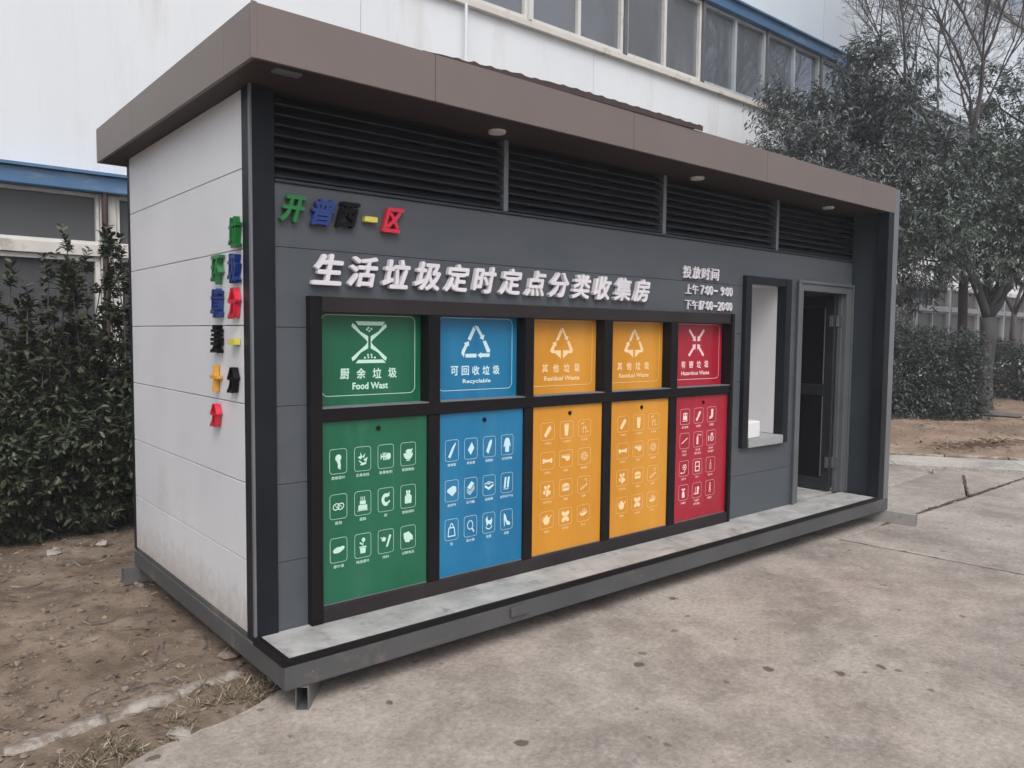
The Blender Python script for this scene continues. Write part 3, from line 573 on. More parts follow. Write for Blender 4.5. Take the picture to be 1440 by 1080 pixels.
def icon(p, name):
    P, L, E, R, B = p.P, p.L, p.E, p.R, p.B
    if name == 'leg': E(0, .35, .42, .38, 30); P((-.3, .3), (.25, .1), (.35, -.55), (.1, -.75)); L([(.2, -.5), (.25, -.85)], .16); L([(.0, -.3), (.0, -.75)], .12)
    elif name == 'peel': P((-.7, .2), (-.3, .35), (-.35, .75), (0, .2), (-.3, -.05)); P((.0, .3), (.4, .6), (.15, .0)); E(.1, -.55, .45, .14, 10); P((.1, -.1), (.7, .15), (.5, -.4)); L([(-.5, -.2), (-.1, -.45)], .13)
    elif name == 'fishbone': E(.42, 0, .32, .38); P((-.75, .4), (-.5, 0), (-.75, -.4)); L([(-.6, 0), (.3, 0)], .14); [L([(x, .4), (x + .12, -.38)], .14) for x in (-.42, -.2, .02)]
    elif name == 'bowl': E(0, .1, .72, .75, 0, 14, 180, 360); B(-.3, -.78, .3, -.68); E(.1, .3, .5, .25); L([(.2, .3), (.65, .55)], .12)
    elif name == 'bread': R(-.3, 0, .42, .32, .11, 20); R(.3, 0, .42, .32, .11, 20); L([(-.4, .15), (-.25, -.12)], .08); L([(.25, .15), (.4, -.1)], .08)
    elif name == 'cake': B(-.62, -.75, .62, -.2); B(-.42, -.14, .42, .25); [L([(x, .28), (x, .7)], .1) for x in (-.25, 0, .25)]; B(-.75, -.85, .75, -.78)
    elif name == 'shrimp': R(0, 0, .42, .5, .4, 0, 14, 60, 290); P((.0, .45), (.55, .85), (.5, .3)); L([(.15, -.5), (.55, -.2)], .2)
    elif name == 'petfood': P((-.5, -.8), (.5, -.8), (.55, 0), (.22, .3), (-.22, .3), (-.5, 0)); E(-.18, .55, .16); E(.18, .55, .16); B(-.3, .32, .3, .42)
    elif name == 'tealeaf': E(-.1, 0, .65, .32, 8); E(.4, .12, .42, .24, 20); E(-.4, -.1, .36, .22)
    elif name == 'flowerpot': P((-.35, -.85), (.35, -.85), (.42, -.25), (-.42, -.25)); B(-.5, -.22, .5, -.08); L([(0, -.05), (.05, .45)], .09); E(.08, .62, .25); E(-.25, .25, .25, .1, -30)
    elif name == 'sauce': P((.0, -.7), (.3, -.6), (.8, .6), (.5, .7)); E(-.3, .25, .32, .22, 20); L([(-.75, .5), (-.1, .05)], .12); L([(-.4, .5), (.0, .3)], .1)
    elif name == 'expired': P((-.7, .5), (.1, .65), (.7, .1), (.75, -.4), (.35, -.35), (.2, -.6), (-.4, -.55), (-.65, -.1))
    elif name == 'glassbottle': P((-.65, -.75), (-.3, -.95), (.3, .1), (.7, .85), (.55, .92), (.0, .35))
    elif name == 'can': P((-.55, -.1), (-.05, -.8), (.6, .05), (.15, .8))
    elif name == 'plasticbottle': P((-.6, -.6), (-.15, -.9), (.4, .3), (.5, .8), (.25, .9), (-.1, .55))
    elif name == 'coat': P((-.2, .9), (.2, .9), (.45, .65), (.7, -.2), (.5, -.25), (.4, .0), (.35, -.95), (-.35, -.95), (-.4, .0), (-.5, -.25), (-.7, -.2), (-.45, .65))
    elif name == 'brick': P((-.8, -.1), (.1, -.7), (.8, -.1), (.75, .45), (.2, .6), (-.75, .2))
    elif name == 'books': P((-.65, .1), (.1, .85), (.65, .55), (-.1, -.2)); [L([(-.65, -.1 - k), (-.1, -.42 - k), (.65, .25 - k)], .09) for k in (0, .2, .4)]
    elif name == 'carton': P((-.8, .1), (-.05, -.25), (.8, .15), (.8, -.15), (-.05, -.6), (-.8, -.2)); L([(-.8, .2), (-.1, .45), (.8, .25)], .12); L([(-.3, .2), (.2, .2)], .14)
    elif name == 'phones': [(P((x - .1, -.65), (x + .25, -.65), (x + .45, .75), (x + .1, .75))) for x in (-.5, .1)]; L([(-.6, -.8), (.3, -.8)], .1)
    elif name == 'bag': L([(-.6, -.8), (.6, -.8), (.45, .25), (-.45, .25)], .15, True); R(0, .3, .28, .45, .12, 0, 8, 0, 180)
    elif name == 'magnifier': R(-.05, .15, .48, .55, .12); L([(.3, -.3), (.6, -.75)], .18)
    elif name == 'horse': P((-.6, .5), (-.3, .9), (-.15, .3), (.35, .3), (.5, .7), (.65, .2), (.4, -.4), (.0, -.1), (-.4, -.4)); R(0, -.3, .6, .5, .14, 0, 8, 200, 340)
    elif name == 'heel': P((-.5, .9), (-.15, .6), (.1, -.1), (.75, -.5), (.65, -.8), (.1, -.75), (-.35, .0), (-.3, -.85), (-.45, -.85), (-.55, .1))
    elif name == 'battery': P((-.7, -.55), (-.3, -.85), (.65, .35), (.45, .75), (.1, .65)); L([(-.05, .1), (.2, -.1)], .08)
    elif name == 'cup': P((-.3, -.85), (.25, -.85), (.42, .7), (-.42, .7)); B(-.48, .74, .48, .84)
    elif name == 'chopstick': L([(-.6, .6), (-.1, .8)], .14); L([(-.2, .3), (-.3, -.7)], .1); L([(0, .3), (.3, -.2), (.2, -.8)], .1); L([(-.5, -.1), (.5, .1)], .08); L([(.4, -.6), (.7, -.5)], .12)
    elif name == 'bone': B(-.65, -.2, .65, .2); E(-.65, .15, .2); E(-.65, -.15, .2); E(.65, .15, .2); E(.65, -.15, .2)
    elif name == 'dustpan': P((-.8, .4), (.7, .35), (.6, -.25), (.1, -.4), (-.3, .05), (-.8, .15)); L([(-.8, .5), (.7, .5)], .08)
    elif name == 'shell': R(0, 0, .6, .55, .12); R(0, 0, .28, .25, .12); [L([(.3 * math.cos(a), .3 * math.sin(a)), (.58 * math.cos(a), .55 * math.sin(a))], .09) for a in (0, 1.2, 2.4, 3.6, 4.8)]
    elif name == 'diaper': [E(x, y, .22, .3, r) for x, y, r in ((-.3, .4, 20), (.25, .45, -20), (-.45, -.25, 0), (.05, -.1, 30), (.4, -.35, -10), (0, -.6, 0))]
    elif name == 'burger': E(0, .15, .68, .45, 0, 12, 0, 180); B(-.72, -.02, .72, .08); P((-.68, -.1), (.68, -.1), (.55, -.5), (-.55, -.5))
    elif name == 'cigarette': L([(-.6, -.55), (.5, .05), (.6, -.1), (-.45, -.75)], .1, True); R(.35, .5, .2, .3, .09, 0, 8, -60, 160); L([(-.2, -.45), (-.1, -.3)], .08)
    elif name == 'teapot': E(-.05, -.1, .55, .6); L([(.4, .1), (.75, .5)], .16); R(-.5, .1, .25, .3, .1); B(-.25, .5, .15, .65)
    elif name == 'butterfly': [E(x, y, .3, .42, r) for x, y, r in ((-.35, .4, 35), (.35, .4, -35), (-.32, -.4, -35), (.32, -.4, 35))]; L([(0, .6), (0, -.6)], .12)
    elif name == 'plate': L([(-.7, .1), (.7, .3)], .08); E(0, .05, .7, .45, 10, 10, 180, 360); R(.1, .45, .25, .15, .08)
    elif name == 'paintcan': B(-.5, -.55, .5, .15); R(0, .3, .45, .35, .1); L([(-.6, .5), (.6, .5)], .1); L([(-.6, -.7), (.6, -.7)], .12); E(0, .3, .16)
    elif name == 'pills': P((-.5, -.6), (-.15, -.75), (.6, .5), (.35, .8), (.0, .5)); E(-.4, -.6, .26)
    elif name == 'sock': P((-.15, .9), (.4, .9), (.4, -.1), (.3, -.55), (-.5, -.8), (-.6, -.45), (-.15, -.15))
    elif name == 'tubelight': L([(-.65, -.4), (.65, .4)], .18)
    elif name == 'extinguisher': P((-.35, -.85), (.1, -.85), (.1, .35), (-.1, .6), (-.35, .35)); L([(-.15, .7), (.6, .75)], .12); L([(.6, .75), (.75, .5)], .12)
    elif name == 'camera': R(.2, -.1, .42, .42, .16); E(.2, -.1, .14); B(-.1, .45, .5, .8); L([(-.65, .3), (-.65, -.5)], .2)
    elif name == 'gasmask': R(.15, .2, .4, .4, .14); E(.15, .2, .18); L([(.3, -.2), (.1, -.7), (-.5, -.75)], .14); E(-.65, -.7, .17); L([(-.3, .5), (.5, .65)], .1)
    elif name == 'film': L([(-.5, -.75), (.5, -.75), (.5, .75), (-.5, .75)], .2, True); B(-.5, -.08, .5, .08)
    elif name == 'dropper': L([(-.15, -.75), (-.15, .1), (0, .35), (.15, .1), (.15, -.75)], .1, True); L([(0, .35), (0, .85)], .1)
    elif name == 'spraybottle': P((-.35, -.85), (.35, -.85), (.3, -.1), (.05, .3), (-.15, .3), (-.35, -.1)); B(-.3, .35, .4, .65); L([(-.3, .5), (-.55, .6)], .12)
    elif name == 'pestspray': E(.3, .3, .3, .3); P((.05, .1), (.5, .1), (.45, -.5), (.05, -.5)); L([(-.7, -.6), (.5, -.6)], .16); L([(-.35, -.5), (-.35, .5)], .1)
    elif name == 'thermometer': L([(-.13, -.3), (-.13, .8), (.13, .8), (.13, -.3)], .09, True); R(0, -.5, .24, .24, .1); L([(0, -.4), (0, .4)], .08)

# ---------------------------------------------------------------- bin hatches
YH = -.018      # face of the lower panels
YU = .046       # face of the recessed upper panels
bays = [(.330, .950, M_green, P_green, 'green', 4), (1.030, 1.635, M_blue, P_blue, 'blue', 4), (1.710, 2.318, M_orange, P_orange, 'orange', 3), (2.400, 3.000, M_orange, P_orange, 'orange', 3), (3.082, 3.715, M_red, P_red, 'red', 3)]
heads = [('厨余垃圾', 'Food Wast'), ('可回收垃圾', 'Recyclable'), ('其他垃圾', 'Residual Waste'), ('其他垃圾', 'Residual Waste'), ('有害垃圾', 'Hazardous Waste')]
orange = (['battery', 'cup', 'chopstick', 'bone', 'dustpan', 'shell', 'diaper', 'burger', 'cigarette', 'teapot', 'butterfly', 'plate'],
          ['干电池', '一次性杯', '竹木筷', '大骨头', '脏纸', '破碗碟', '卫生用品', '餐盒', '烟蒂', '陶瓷', '创可贴', '灰土'])
icons = [(['leg', 'peel', 'fishbone', 'bowl', 'bread', 'cake', 'shrimp', 'petfood', 'tealeaf', 'flowerpot', 'sauce', 'expired'],
          ['菜根菜叶', '瓜果皮核', '鱼骨鱼刺', '剩菜剩饭', '面包', '蛋糕', '虾', '宠物饲料', '茶叶渣', '残枝落叶', '肉料', '过期食品']),
         (['glassbottle', 'can', 'plasticbottle', 'coat', 'brick', 'books', 'carton', 'phones', 'bag', 'magnifier', 'horse', 'heel'],
          ['玻璃瓶', '废金属', '废塑料', '旧衣织物', '金纸块', '旧书籍', '纸板箱', '废弃电子产品', '包', '放大镜', '玩具', '皮鞋']), orange, orange,
         (['paintcan', 'pills', 'sock', 'tubelight', 'extinguisher', 'camera', 'gasmask', 'film', 'dropper', 'spraybottle', 'pestspray', 'thermometer'],
          ['废油漆桶', '过期药', '过期胶', '荧光灯\n节能灯', '灭火器\n废杀虫剂', '废相机\n电池配件', '血压计', '胶片', '指甲油', '消毒剂', '老鼠药\n农药容器', '体温计'])]
# frame around the hatches
kb_('hatch_frame_side', M_black, .266, .3285, -.045, .045, ZD + .001, 1.852, bevel=.003); kb_('hatch_frame_side', M_black, 3.7165, 3.75, -.045, .045, ZD + .001, 1.852, bevel=.003)
kb_('hatch_frame_head', M_brown, .329, 3.716, -.030, .12, 1.775, 1.852, bevel=.004)
kb_('hatch_frame_sill', M_brown, .329, 3.716, -.042, .045, ZD + .001, .322, bevel=.003)
kb_('hatch_frame_rail', M_black, .329, 3.716, -.036, .045, 1.242, 1.305, bevel=.003)
for (a, b2) in ((.952, 1.028), (1.637, 1.708), (2.320, 2.398), (3.002, 3.080)):
    kb_('hatch_mullion', M_black, a, b2, -.032, .12, 1.3055, 1.7745, bevel=.003); kb_('hatch_mullion', M_black, a, b2, -.032, .045, .3225, 1.2415, bevel=.003)
for (x0, x1, m, pm, cn, nc), (zh, en), (ics, caps) in zip(bays, heads, icons):
    w_ = x1 - x0; cx = (x0 + x1) / 2
    lo = kb_('lower_hatch_panel', m, x0, x1, YH, YH + .02, .324, 1.240, bevel=.0015); lo['label'] = cn + ' lower hatch panel with rows of small pictograms'
    MB().tube([(cx + .01, YH - .006, 1.19), (cx + .01, YH - .0, 1.19)], .013, 16).build('lock', M_black, lo)
    kb_('panel_edge', M_postl, x0, x1, YH - .004, YH - .0005, .3235, .329, parent=lo, bevel=0)
    up = kb_('upper_hatch_panel', m, x0 - .0, x1 + .0, YU, YU + .02, 1.307, 1.774, bevel=0); up['label'] = cn + ' upper hatch panel reading ' + zh
    kb_('hatch_ledge', M_postl, x0, x1, YU - .085, YU - .0005, 1.3055, 1.312, parent=up, bevel=.001)
    # border, emblem, lettering
    pr = Print(cx, YU - .0015, 1.563, 1); pr.rrect(w_ / 2 - .036, .205, .034, .0032); pr.b.build('border', pm, up)
    e = Print(cx - .004, YU - .0015, 1.630, .105)
    if cn == 'green':
        q = lambda X, Y: ((X - 412) / 118, (597 - Y) / 118)
        e.P(q(322, 477), q(516, 477), q(500, 500), q(340, 500)); e.P(q(340, 698), q(500, 698), q(522, 718), q(322, 718))
        for sx in (1, -1):
            g_ = lambda X, Y: (sx * (X - 412) / 118, (597 - Y) / 118)
            for sy in (1, -1):
                h_ = lambda X, Y: (g_(X, Y)[0], sy * g_(X, Y)[1])
                e.P(h_(522, 488), h_(528, 508), h_(500, 530), h_(438, 580), h_(424, 597), h_(420, 597), h_(420, 562), h_(470, 536), h_(502, 500))
        for X, Y in ((405, 514), (425, 520), (396, 524), (412, 532), (402, 670), (425, 670), (382, 686), (405, 684), (428, 684), (448, 686)): e.E(*q(X, Y), .055, n=8)
    elif cn in ('blue', 'orange'):
        if cn == 'blue':
            q = lambda X, Y: ((X - 1053) / 112, (600 - Y) / 112); 
            e.P(q(988, 580), q(1010, 590), q(1048, 522), q(1032, 502)); e.P(q(1038, 498), q(1066, 500), q(1104, 556), q(1118, 552), q(1110, 586), q(1078, 572), q(1088, 566))
            e.P(q(1103, 592), q(1128, 588), q(1164, 648), q(1160, 662), q(1138, 662)); e.P(q(1162, 668), q(1158, 690), q(1096, 690), q(1094, 700), q(1064, 678), q(1094, 660), q(1096, 668))
            e.P(q(970, 669), q(1056, 669), q(1056, 692), q(974, 692)); e.P(q(944, 652), q(968, 612), q(960, 604), q(998, 592), q(1000, 624), q(988, 620), q(966, 662), q(962, 692), q(942, 668))
        else:
            q = lambda X, Y: ((X - 295) / 104, (595 - Y) / 104)
            e.P(q(242, 580), q(262, 586), q(296, 528), q(280, 510)); e.P(q(284, 506), q(306, 506), q(336, 558), q(348, 554), q(344, 582), q(312, 572), q(322, 566))
            e.P(q(338, 590), q(356, 582), q(390, 640), q(386, 658), q(368, 658)); e.P(q(192, 645), q(218, 606), q(210, 598), q(246, 586), q(248, 620), q(238, 614), q(216, 660), q(206, 660))
            e.P(q(216, 643), q(286, 643), q(286, 696), q(236, 662), q(216, 662)); e.P(q(304, 643), q(388, 645), q(384, 662), q(352, 662), q(304, 696))
    else:
        for sx in (1, -1):
            for sy in (1, -1):
                e.L([(sx * .82, sy * .88), (sx * .34, sy * .38)], .20); e.P((sx * .09, sy * .10), (sx * .12, sy * .52), (sx * .50, sy * .16))
    e.b.build('emblem', pm, up)
    n_ = len(zh); pit = .075 if n_ == 5 else .093
    tx = cx - {'green': .006, 'blue': .005, 'orange': .008, 'red': .016}[cn]
    for k, ch in enumerate(zh): b = MB(); put_text(b, ch, tx + (k - (n_ - 1) / 2) * pit, YU - .0015, 1.470, .054, .052, .024); b.build('printed_character', pm, up)
    b = MB(); put_text(b, en, tx + .008, YU - .0015, 1.406, .036 if cn == 'green' else .030, {'Food Wast': .225, 'Recyclable': .215, 'Residual Waste': .335, 'Hazardous Waste': .37}[en], .03); b.build('english_lettering', pm, up)
    # pictograms
    if nc == 4: rows = [1.040, .813, .593] if cn == 'green' else [1.032, .807, .588]; xo = [w_ * t for t in (.15, .37, .588, .808)]; hw, hh = (.0475, .0625) if cn == 'green' else (.046, .060)
    elif cn == 'orange': rows = [1.086, .904, .721, .536]; xo = [w_ * t for t in (.21, .473, .738)]; hw, hh = .057, .054
    else: rows = [1.094, .918, .715, .538]; xo = [w_ * t for t in (.178, .43, .686)]; hw, hh = .056, .057
    if cn == 'blue': xo = [w_ * t for t in (.142, .36, .58, .80)]
    for k, (ic, cp) in enumerate(zip(ics, caps)):
        cx_, cz_ = x0 + xo[k % nc], rows[k // nc]
        pr = Print(cx_, YH - .0015, cz_, 1); pr.rrect(hw, hh, .016, .0020)
        p2 = Print(cx_, YH - .0018, cz_, hw * .86, {'green': 1.15, 'blue': 1.15}.get(cn, .92)); icon(p2, ic); i = len(pr.b.v); pr.b.v += p2.b.v; pr.b.f += [tuple(i + q_ for q_ in f) for f in p2.b.f]
        for j, ln in enumerate(cp.split('\n')):
            put_text(pr.b, ln, cx_, YH - .0015, cz_ - hh - .020 - j * .026, .0165, min(.10, .0195 * len(ln)), .012)
        pr.b.build('pictogram', pm, lo)

# ---------------------------------------------------------------- raised characters
def letter(ch, cx, cz, h, w_, m, shear=.18, depth=.022, bold=.035, face='front', y=-.004, lab=None):
    b = MB(); put_text(b, ch, cx, y, cz, h, w_, bold, shear, face, depth); o = b.build('raised_character', m, K)
    if lab: o['label'] = lab
for k, ch in enumerate('生活垃圾定时定点分类收集房'):
    letter(ch, .368 + k * .1925, 1.982 - .0 * k, .152, .172, M_lw, .22, .026, .030)
for ch, cx, w_, h, m, cn in (('开', .195, .135, .125, M_lg, 'green'), ('普', .350, .135, .13, M_lb, 'blue'), ('西', .480, .135, .125, M_lk, 'black'), ('一', .605, .085, .026, M_ly, 'yellow'), ('区', .735, .13, .125, M_lr, 'red')):
    letter(ch, cx, 2.253 if ch != '一' else 2.245, h, w_, m, .35, .026, .03, lab=cn + ' raised character ' + ch)
for k, ch in enumerate('投放时间'): letter(ch, 3.185 + k * .112, 2.138, .088, .095, M_lw, .05, .012, .014)
def row(s, x0, z, h):
    for ch, cx, w_ in s: letter(ch, x0 + cx, z - (0 if ch != '—' else 0), h if ch not in '—:' else (.014 if ch == '—' else h * .62), w_, M_lw, .05, .009, .006)
row([('上', .04, .07), ('午', .12, .07), ('7', .205, .036), (':', .238, .012), ('0', .268, .038), ('0', .312, .038), ('—', .365, .05), ('9', .455, .038), (':', .487, .012), ('0', .518, .038), ('0', .562, .038)], 3.17, 2.018, .068)
row([('下', .04, .07), ('午', .12, .07), ('1', .180, .026), ('7', .215, .036), (':', .247, .012), ('0', .275, .036), ('0', .317, .036), ('—', .368, .05), ('2', .42, .038), ('0', .463, .038), (':', .493, .012), ('0', .522, .036), ('0', .564, .036)], 3.17, 1.905, .066)
def slet(ch, cy, z0, z1, wd, m, cn): letter(ch, cy, (z0 + z1) / 2, z1 - z0, wd, m, .12, .026, .018, 'side', -.001, cn + ' raised character ' + ch + ' on the side wall')
for ch, yr, w_, z0, z1, m, cn in (('垃', .099, .105, 2.070, 2.213, M_lg, 'green'), ('圾', .108, .115, 1.905, 2.045, M_lb, 'blue'), ('分', .113, .112, 1.738, 1.885, M_lr, 'red'), ('一', .135, .095, 1.615, 1.643, M_ly, 'yellow'), ('分', .142, .105, 1.383, 1.508, M_lk, 'black'),
        ('环', .323, .128, 1.908, 2.050, M_lg, 'green'), ('境', .340, .120, 1.745, 1.889, M_lb, 'blue'), ('美', .350, .120, 1.571, 1.710, M_lk, 'black'), ('十', .375, .108, 1.376, 1.510, M_lo, 'amber'), ('分', .385, .105, 1.197, 1.316, M_lr, 'red')):
    slet(ch, yr + w_ / 2, z0, z1, w_, m, cn)

# ================================================================ VEGETATION
def leaves_mesh(L, name, m, parent, ref):
    """L: array rows (x,y,z, dx,dy,dz, nx,ny,nz, len, wid): bent leaves, 4 triangles each"""
    A = np.array(L, dtype=np.float64); n = len(A); p = A[:, 0:3] - np.array(ref); d = A[:, 3:6]; nn = A[:, 6:9]; ln = A[:, 9:10]; wd = A[:, 10:11]
    d /= np.linalg.norm(d, axis=1, keepdims=True); s = np.cross(d, nn); s /= np.linalg.norm(s, axis=1, keepdims=True) + 1e-9; up = np.cross(s, d)
    v = np.empty((n, 6, 3)); v[:, 0] = p; v[:, 1] = p + d * ln * .35 + s * wd * .5 + up * wd * .12; v[:, 2] = p + d * ln * .75 + s * wd * .38 - up * ln * .03
    v[:, 3] = p + d * ln - up * ln * .14; v[:, 4] = p + d * ln * .75 - s * wd * .38 - up * ln * .03; v[:, 5] = p + d * ln * .35 - s * wd * .5 + up * wd * .12
    me = bpy.data.meshes.new(name); base = np.arange(n)[:, None] * 6
    f = np.concatenate([base + np.array([0, 1, 2, 3]), base + np.array([0, 3, 4, 5])], axis=1).reshape(-1, 4)
    me.vertices.add(n * 6); me.vertices.foreach_set('co', v.reshape(-1)); me.loops.add(f.size); me.loops.foreach_set('vertex_index', f.reshape(-1).astype(np.int32))
    me.polygons.add(len(f)); me.polygons.foreach_set('loop_start', (np.arange(len(f)) * 4).astype(np.int32)); me.polygons.foreach_set('loop_total', np.full(len(f), 4, dtype=np.int32))
    me.update(calc_edges=True); me.validate(); me.materials.append(m)
    o = bpy.data.objects.new(name, me); C.objects.link(o); o.parent = parent; o['kind'] = 'stuff'; return o
def rvec():
    while True:
        v = Vector((rnd(-1, 1), rnd(-1, 1), rnd(-1, 1)))
        if .05 < v.length < 1: return v.normalized()
def sprig(L, wood, p, d, length, nl, ll, lw, droop=.3, r=.004):
    """a twig with leaves along it"""
    q = Vector(p); d = d.normalized(); pts = [q.copy()]; steps = 4
    for k in range(steps):
        d = (d + rvec() * .18 + Vector((0, 0, .05))).normalized(); q = q + d * length / steps; pts.append(q.copy())
    if wood is not None: wood.tube(pts, [r, r * .8, r * .6, r * .5, r * .35], 3, False)
    for k in range(nl):
        t = (k + .6) / nl * steps; i = min(int(t), steps - 1); pp = pts[i].lerp(pts[i + 1], t - i)
        side = rvec(); side = (side - d * side.dot(d)); 
        if side.length < .1: continue
        side.normalize(); ld = (side + d * rnd(.2, .9) + Vector((0, 0, -droop * rnd(0, 1)))).normalized()
        nrm = (Vector((0, 0, 1)) + rvec() * .6).normalized(); s_ = rnd(.65, 1.15)
        L.append((*pp, *ld, *nrm, ll * s_, lw * s_))
def limb(wood, a, b_, r0, r1, n=7, wob=.08, sides=7):
    a = Vector(a); b_ = Vector(b_); L_ = (b_ - a).length; pts = []; rs = []; o1, o2 = rvec() * wob * L_, rvec() * wob * L_
    for k in range(n + 1):
        t = k / n; pts.append(a.lerp(b_, t) + o1 * math.sin(math.pi * t) + o2 * math.sin(2 * math.pi * t) * .5); rs.append(r0 + (r1 - r0) * t)
    wood.tube(pts, rs, sides); return pts
def leafy_tree(base, lobes, label, seed, leafm, ll=.15, lw=.045, nspr=1500, trunk_r=.15, forkz=2.0, droop=.5, fork_off=(0, 0), sub=.85):
    random.seed(seed); t = thing('evergreen_tree', base, label, 'tree', 'evergreen trees beyond the kiosk'); wood = MB(); fol = []
    B0 = Vector(base); fk = B0 + Vector((fork_off[0], fork_off[1], forkz)); pts = [B0 + Vector((0, 0, -.1)), B0 + Vector((.01, 0, .08)), B0.lerp(fk, .4) + rvec() * .03, B0.lerp(fk, .75) + rvec() * .04, fk]
    wood.tube(pts, [trunk_r * 1.35, trunk_r * 1.1, trunk_r, trunk_r * .95, trunk_r * .92], 12)
    for c, r in lobes:
        c = Vector(c); r = Vector(r) if hasattr(r, '__len__') else Vector((r, r, r)); lp = limb(wood, fk, c, trunk_r * .6, .03, 8, .07, 8); vol = r.x * r.y * r.z
        anchors = []
        for k in range(16):
            tip = c + Vector([rvec()[i] * r[i] * rnd(.5, .85) for i in range(3)]); st = lp[random.randint(4, 8)]; anchors += limb(wood, st, tip, .026, .007, 5, .12, 5)[2:]
        n = int(nspr * vol ** (2 / 3))
        # clumps
        clumps = [Vector([rvec()[i] * r[i] * rnd(.55, 1.02) for i in range(3)]) + c for _ in range(max(12, int(26 * vol ** .6)))]
        for k in range(n):
            if rnd(0, 1) < .8: cc = random.choice(clumps); p = cc + rvec() * rnd(.02, .42)
            else: p = c + Vector([rvec()[i] * r[i] * rnd(.3, 1.05) for i in range(3)])
            d = (p - c).normalized() + Vector((0, 0, .35)) + rvec() * .5
            sprig(fol, wood, p, d, rnd(.16, .34), random.randint(6, 10), ll, lw, droop)
            if k % 9 == 0:
                near = min(anchors, key=lambda a_: (a_ - p).length); wood.tube([near, near.lerp(p, .5) + rvec() * .04, p], [.008, .006, .004], 3, False)
    wood.build('trunk', M_bark, t, smooth=True, base=base); leaves_mesh(fol, 'foliage', leafm, t, base); return t

def bare_tree(base, h, label, seed, r0=.1, lean=(0, 0), forkh=.45, name='bare_tree', cat='tree', group=None, spread=.55, levels=6, m=M_twig, nfork=3):
    random.seed(seed); t = thing(name, base, label, cat, group); wood = MB(); cnt = [0]
    def grow(p, d, L_, r, lv):
        cnt[0] += 1; pts = [p.copy()]; q = p.copy(); n = 4; dirs = []
        for k in range(n):
            d = (d + rvec() * .13 + Vector((0, 0, .06))).normalized(); q = q + d * L_ / n; pts.append(q.copy()); dirs.append(d.copy())
        r1 = max(r * .62, .0028); wood.tube(pts, [r + (r1 - r) * k / n for k in range(n + 1)], 8 if lv < 2 else (5 if lv < 4 else 3), False)
        if lv >= levels: return
        for k in range(nfork if lv else 3):
            ax = rvec(); side = (ax - d * ax.dot(d)).normalized(); sp = rnd(spread * .5, spread * 1.25)
            grow(pts[-1] if k < 2 else pts[random.randint(2, 3)], (d * math.cos(sp) + side * math.sin(sp)).normalized(), L_ * rnd(.62, .9), r1 * rnd(.7, .95), lv + 1)
        if lv > 1:
            for k in range(3):
                ax = rvec(); side = (ax - d * ax.dot(d)).normalized(); j = random.randint(1, 3); grow(pts[j], (dirs[j] * .7 + side * .7).normalized(), L_ * rnd(.35, .6), r1 * .5, max(lv + 2, levels - 1))
    B0 = Vector(base); fk = B0 + Vector((lean[0], lean[1], h * forkh))
    wood.tube([B0 + Vector((0, 0, -.1)), B0.lerp(fk, .35) + rvec() * .05, B0.lerp(fk, .7) + rvec() * .05, fk], [r0 * 1.2, r0, r0 * .9, r0 * .8], 9)
    for k in range(3):
        a = rad(120 * k + rnd(-25, 25)); sp = rnd(.35, .6); grow(fk - Vector((0, 0, .05 * k)), Vector((math.cos(a) * math.sin(sp), math.sin(a) * math.sin(sp), math.cos(sp))), h * (1 - forkh) * .33, r0 * .62, 1)
    wood.build('branches', m, t, smooth=True, base=base); return t

def shrub(base, h, r, label, seed, leafm=L_shrub, ll=.07, lw=.032, nst=26, dens=1.0, shoots=4, group='leafy shrubs left of the kiosk', name='shrub'):
    random.seed(seed); t = thing(name, base, label, 'shrub', group); wood = MB(); fol = []; B0 = Vector(base)
    for k in range(nst):
        a = rnd(0, 6.283); rr = r * math.sqrt(rnd(.02, 1)); top = B0 + Vector((math.cos(a) * rr, math.sin(a) * rr, h * rnd(.5, .95) * (1 - .18 * (rr / r) ** 2)))
        if k < shoots: top = B0 + Vector((math.cos(a) * rr * .7, math.sin(a) * rr * .7, h * rnd(.98, 1.24)))
        pts = limb(wood, B0 + Vector((math.cos(a) * rr * .25, math.sin(a) * rr * .25, 0)), top, .012, .004, 8, .06, 4)
        for j in range(1, 9):
            p = pts[j]; nn = 6 if j > 2 else 3
            if k < shoots and j > 4: nn = 3
            for _ in range(int(nn * dens)):
                d = (rvec() + Vector((0, 0, .55)) + (p - B0 - Vector((0, 0, h * .5))) * .6).normalized(); q = p + rvec() * rnd(0, .10)
                if q.z < .05: continue
                if k < shoots and j > 4: q = p; d = (rvec() * .8 + Vector((0, 0, 1))).normalized()
                sprig(fol, wood, q, d, rnd(.10, .22) * (.55 if k < shoots and j > 5 else 1), random.randint(8, 13), ll, lw, .1, .0025)
        sprig(fol, wood, pts[-1], Vector((0, 0, 1)), .22, 22, ll, lw, -.2, .003)
    wood.build('stems', M_twig, t, base=base); leaves_mesh(fol, 'foliage', leafm, t, base); return t

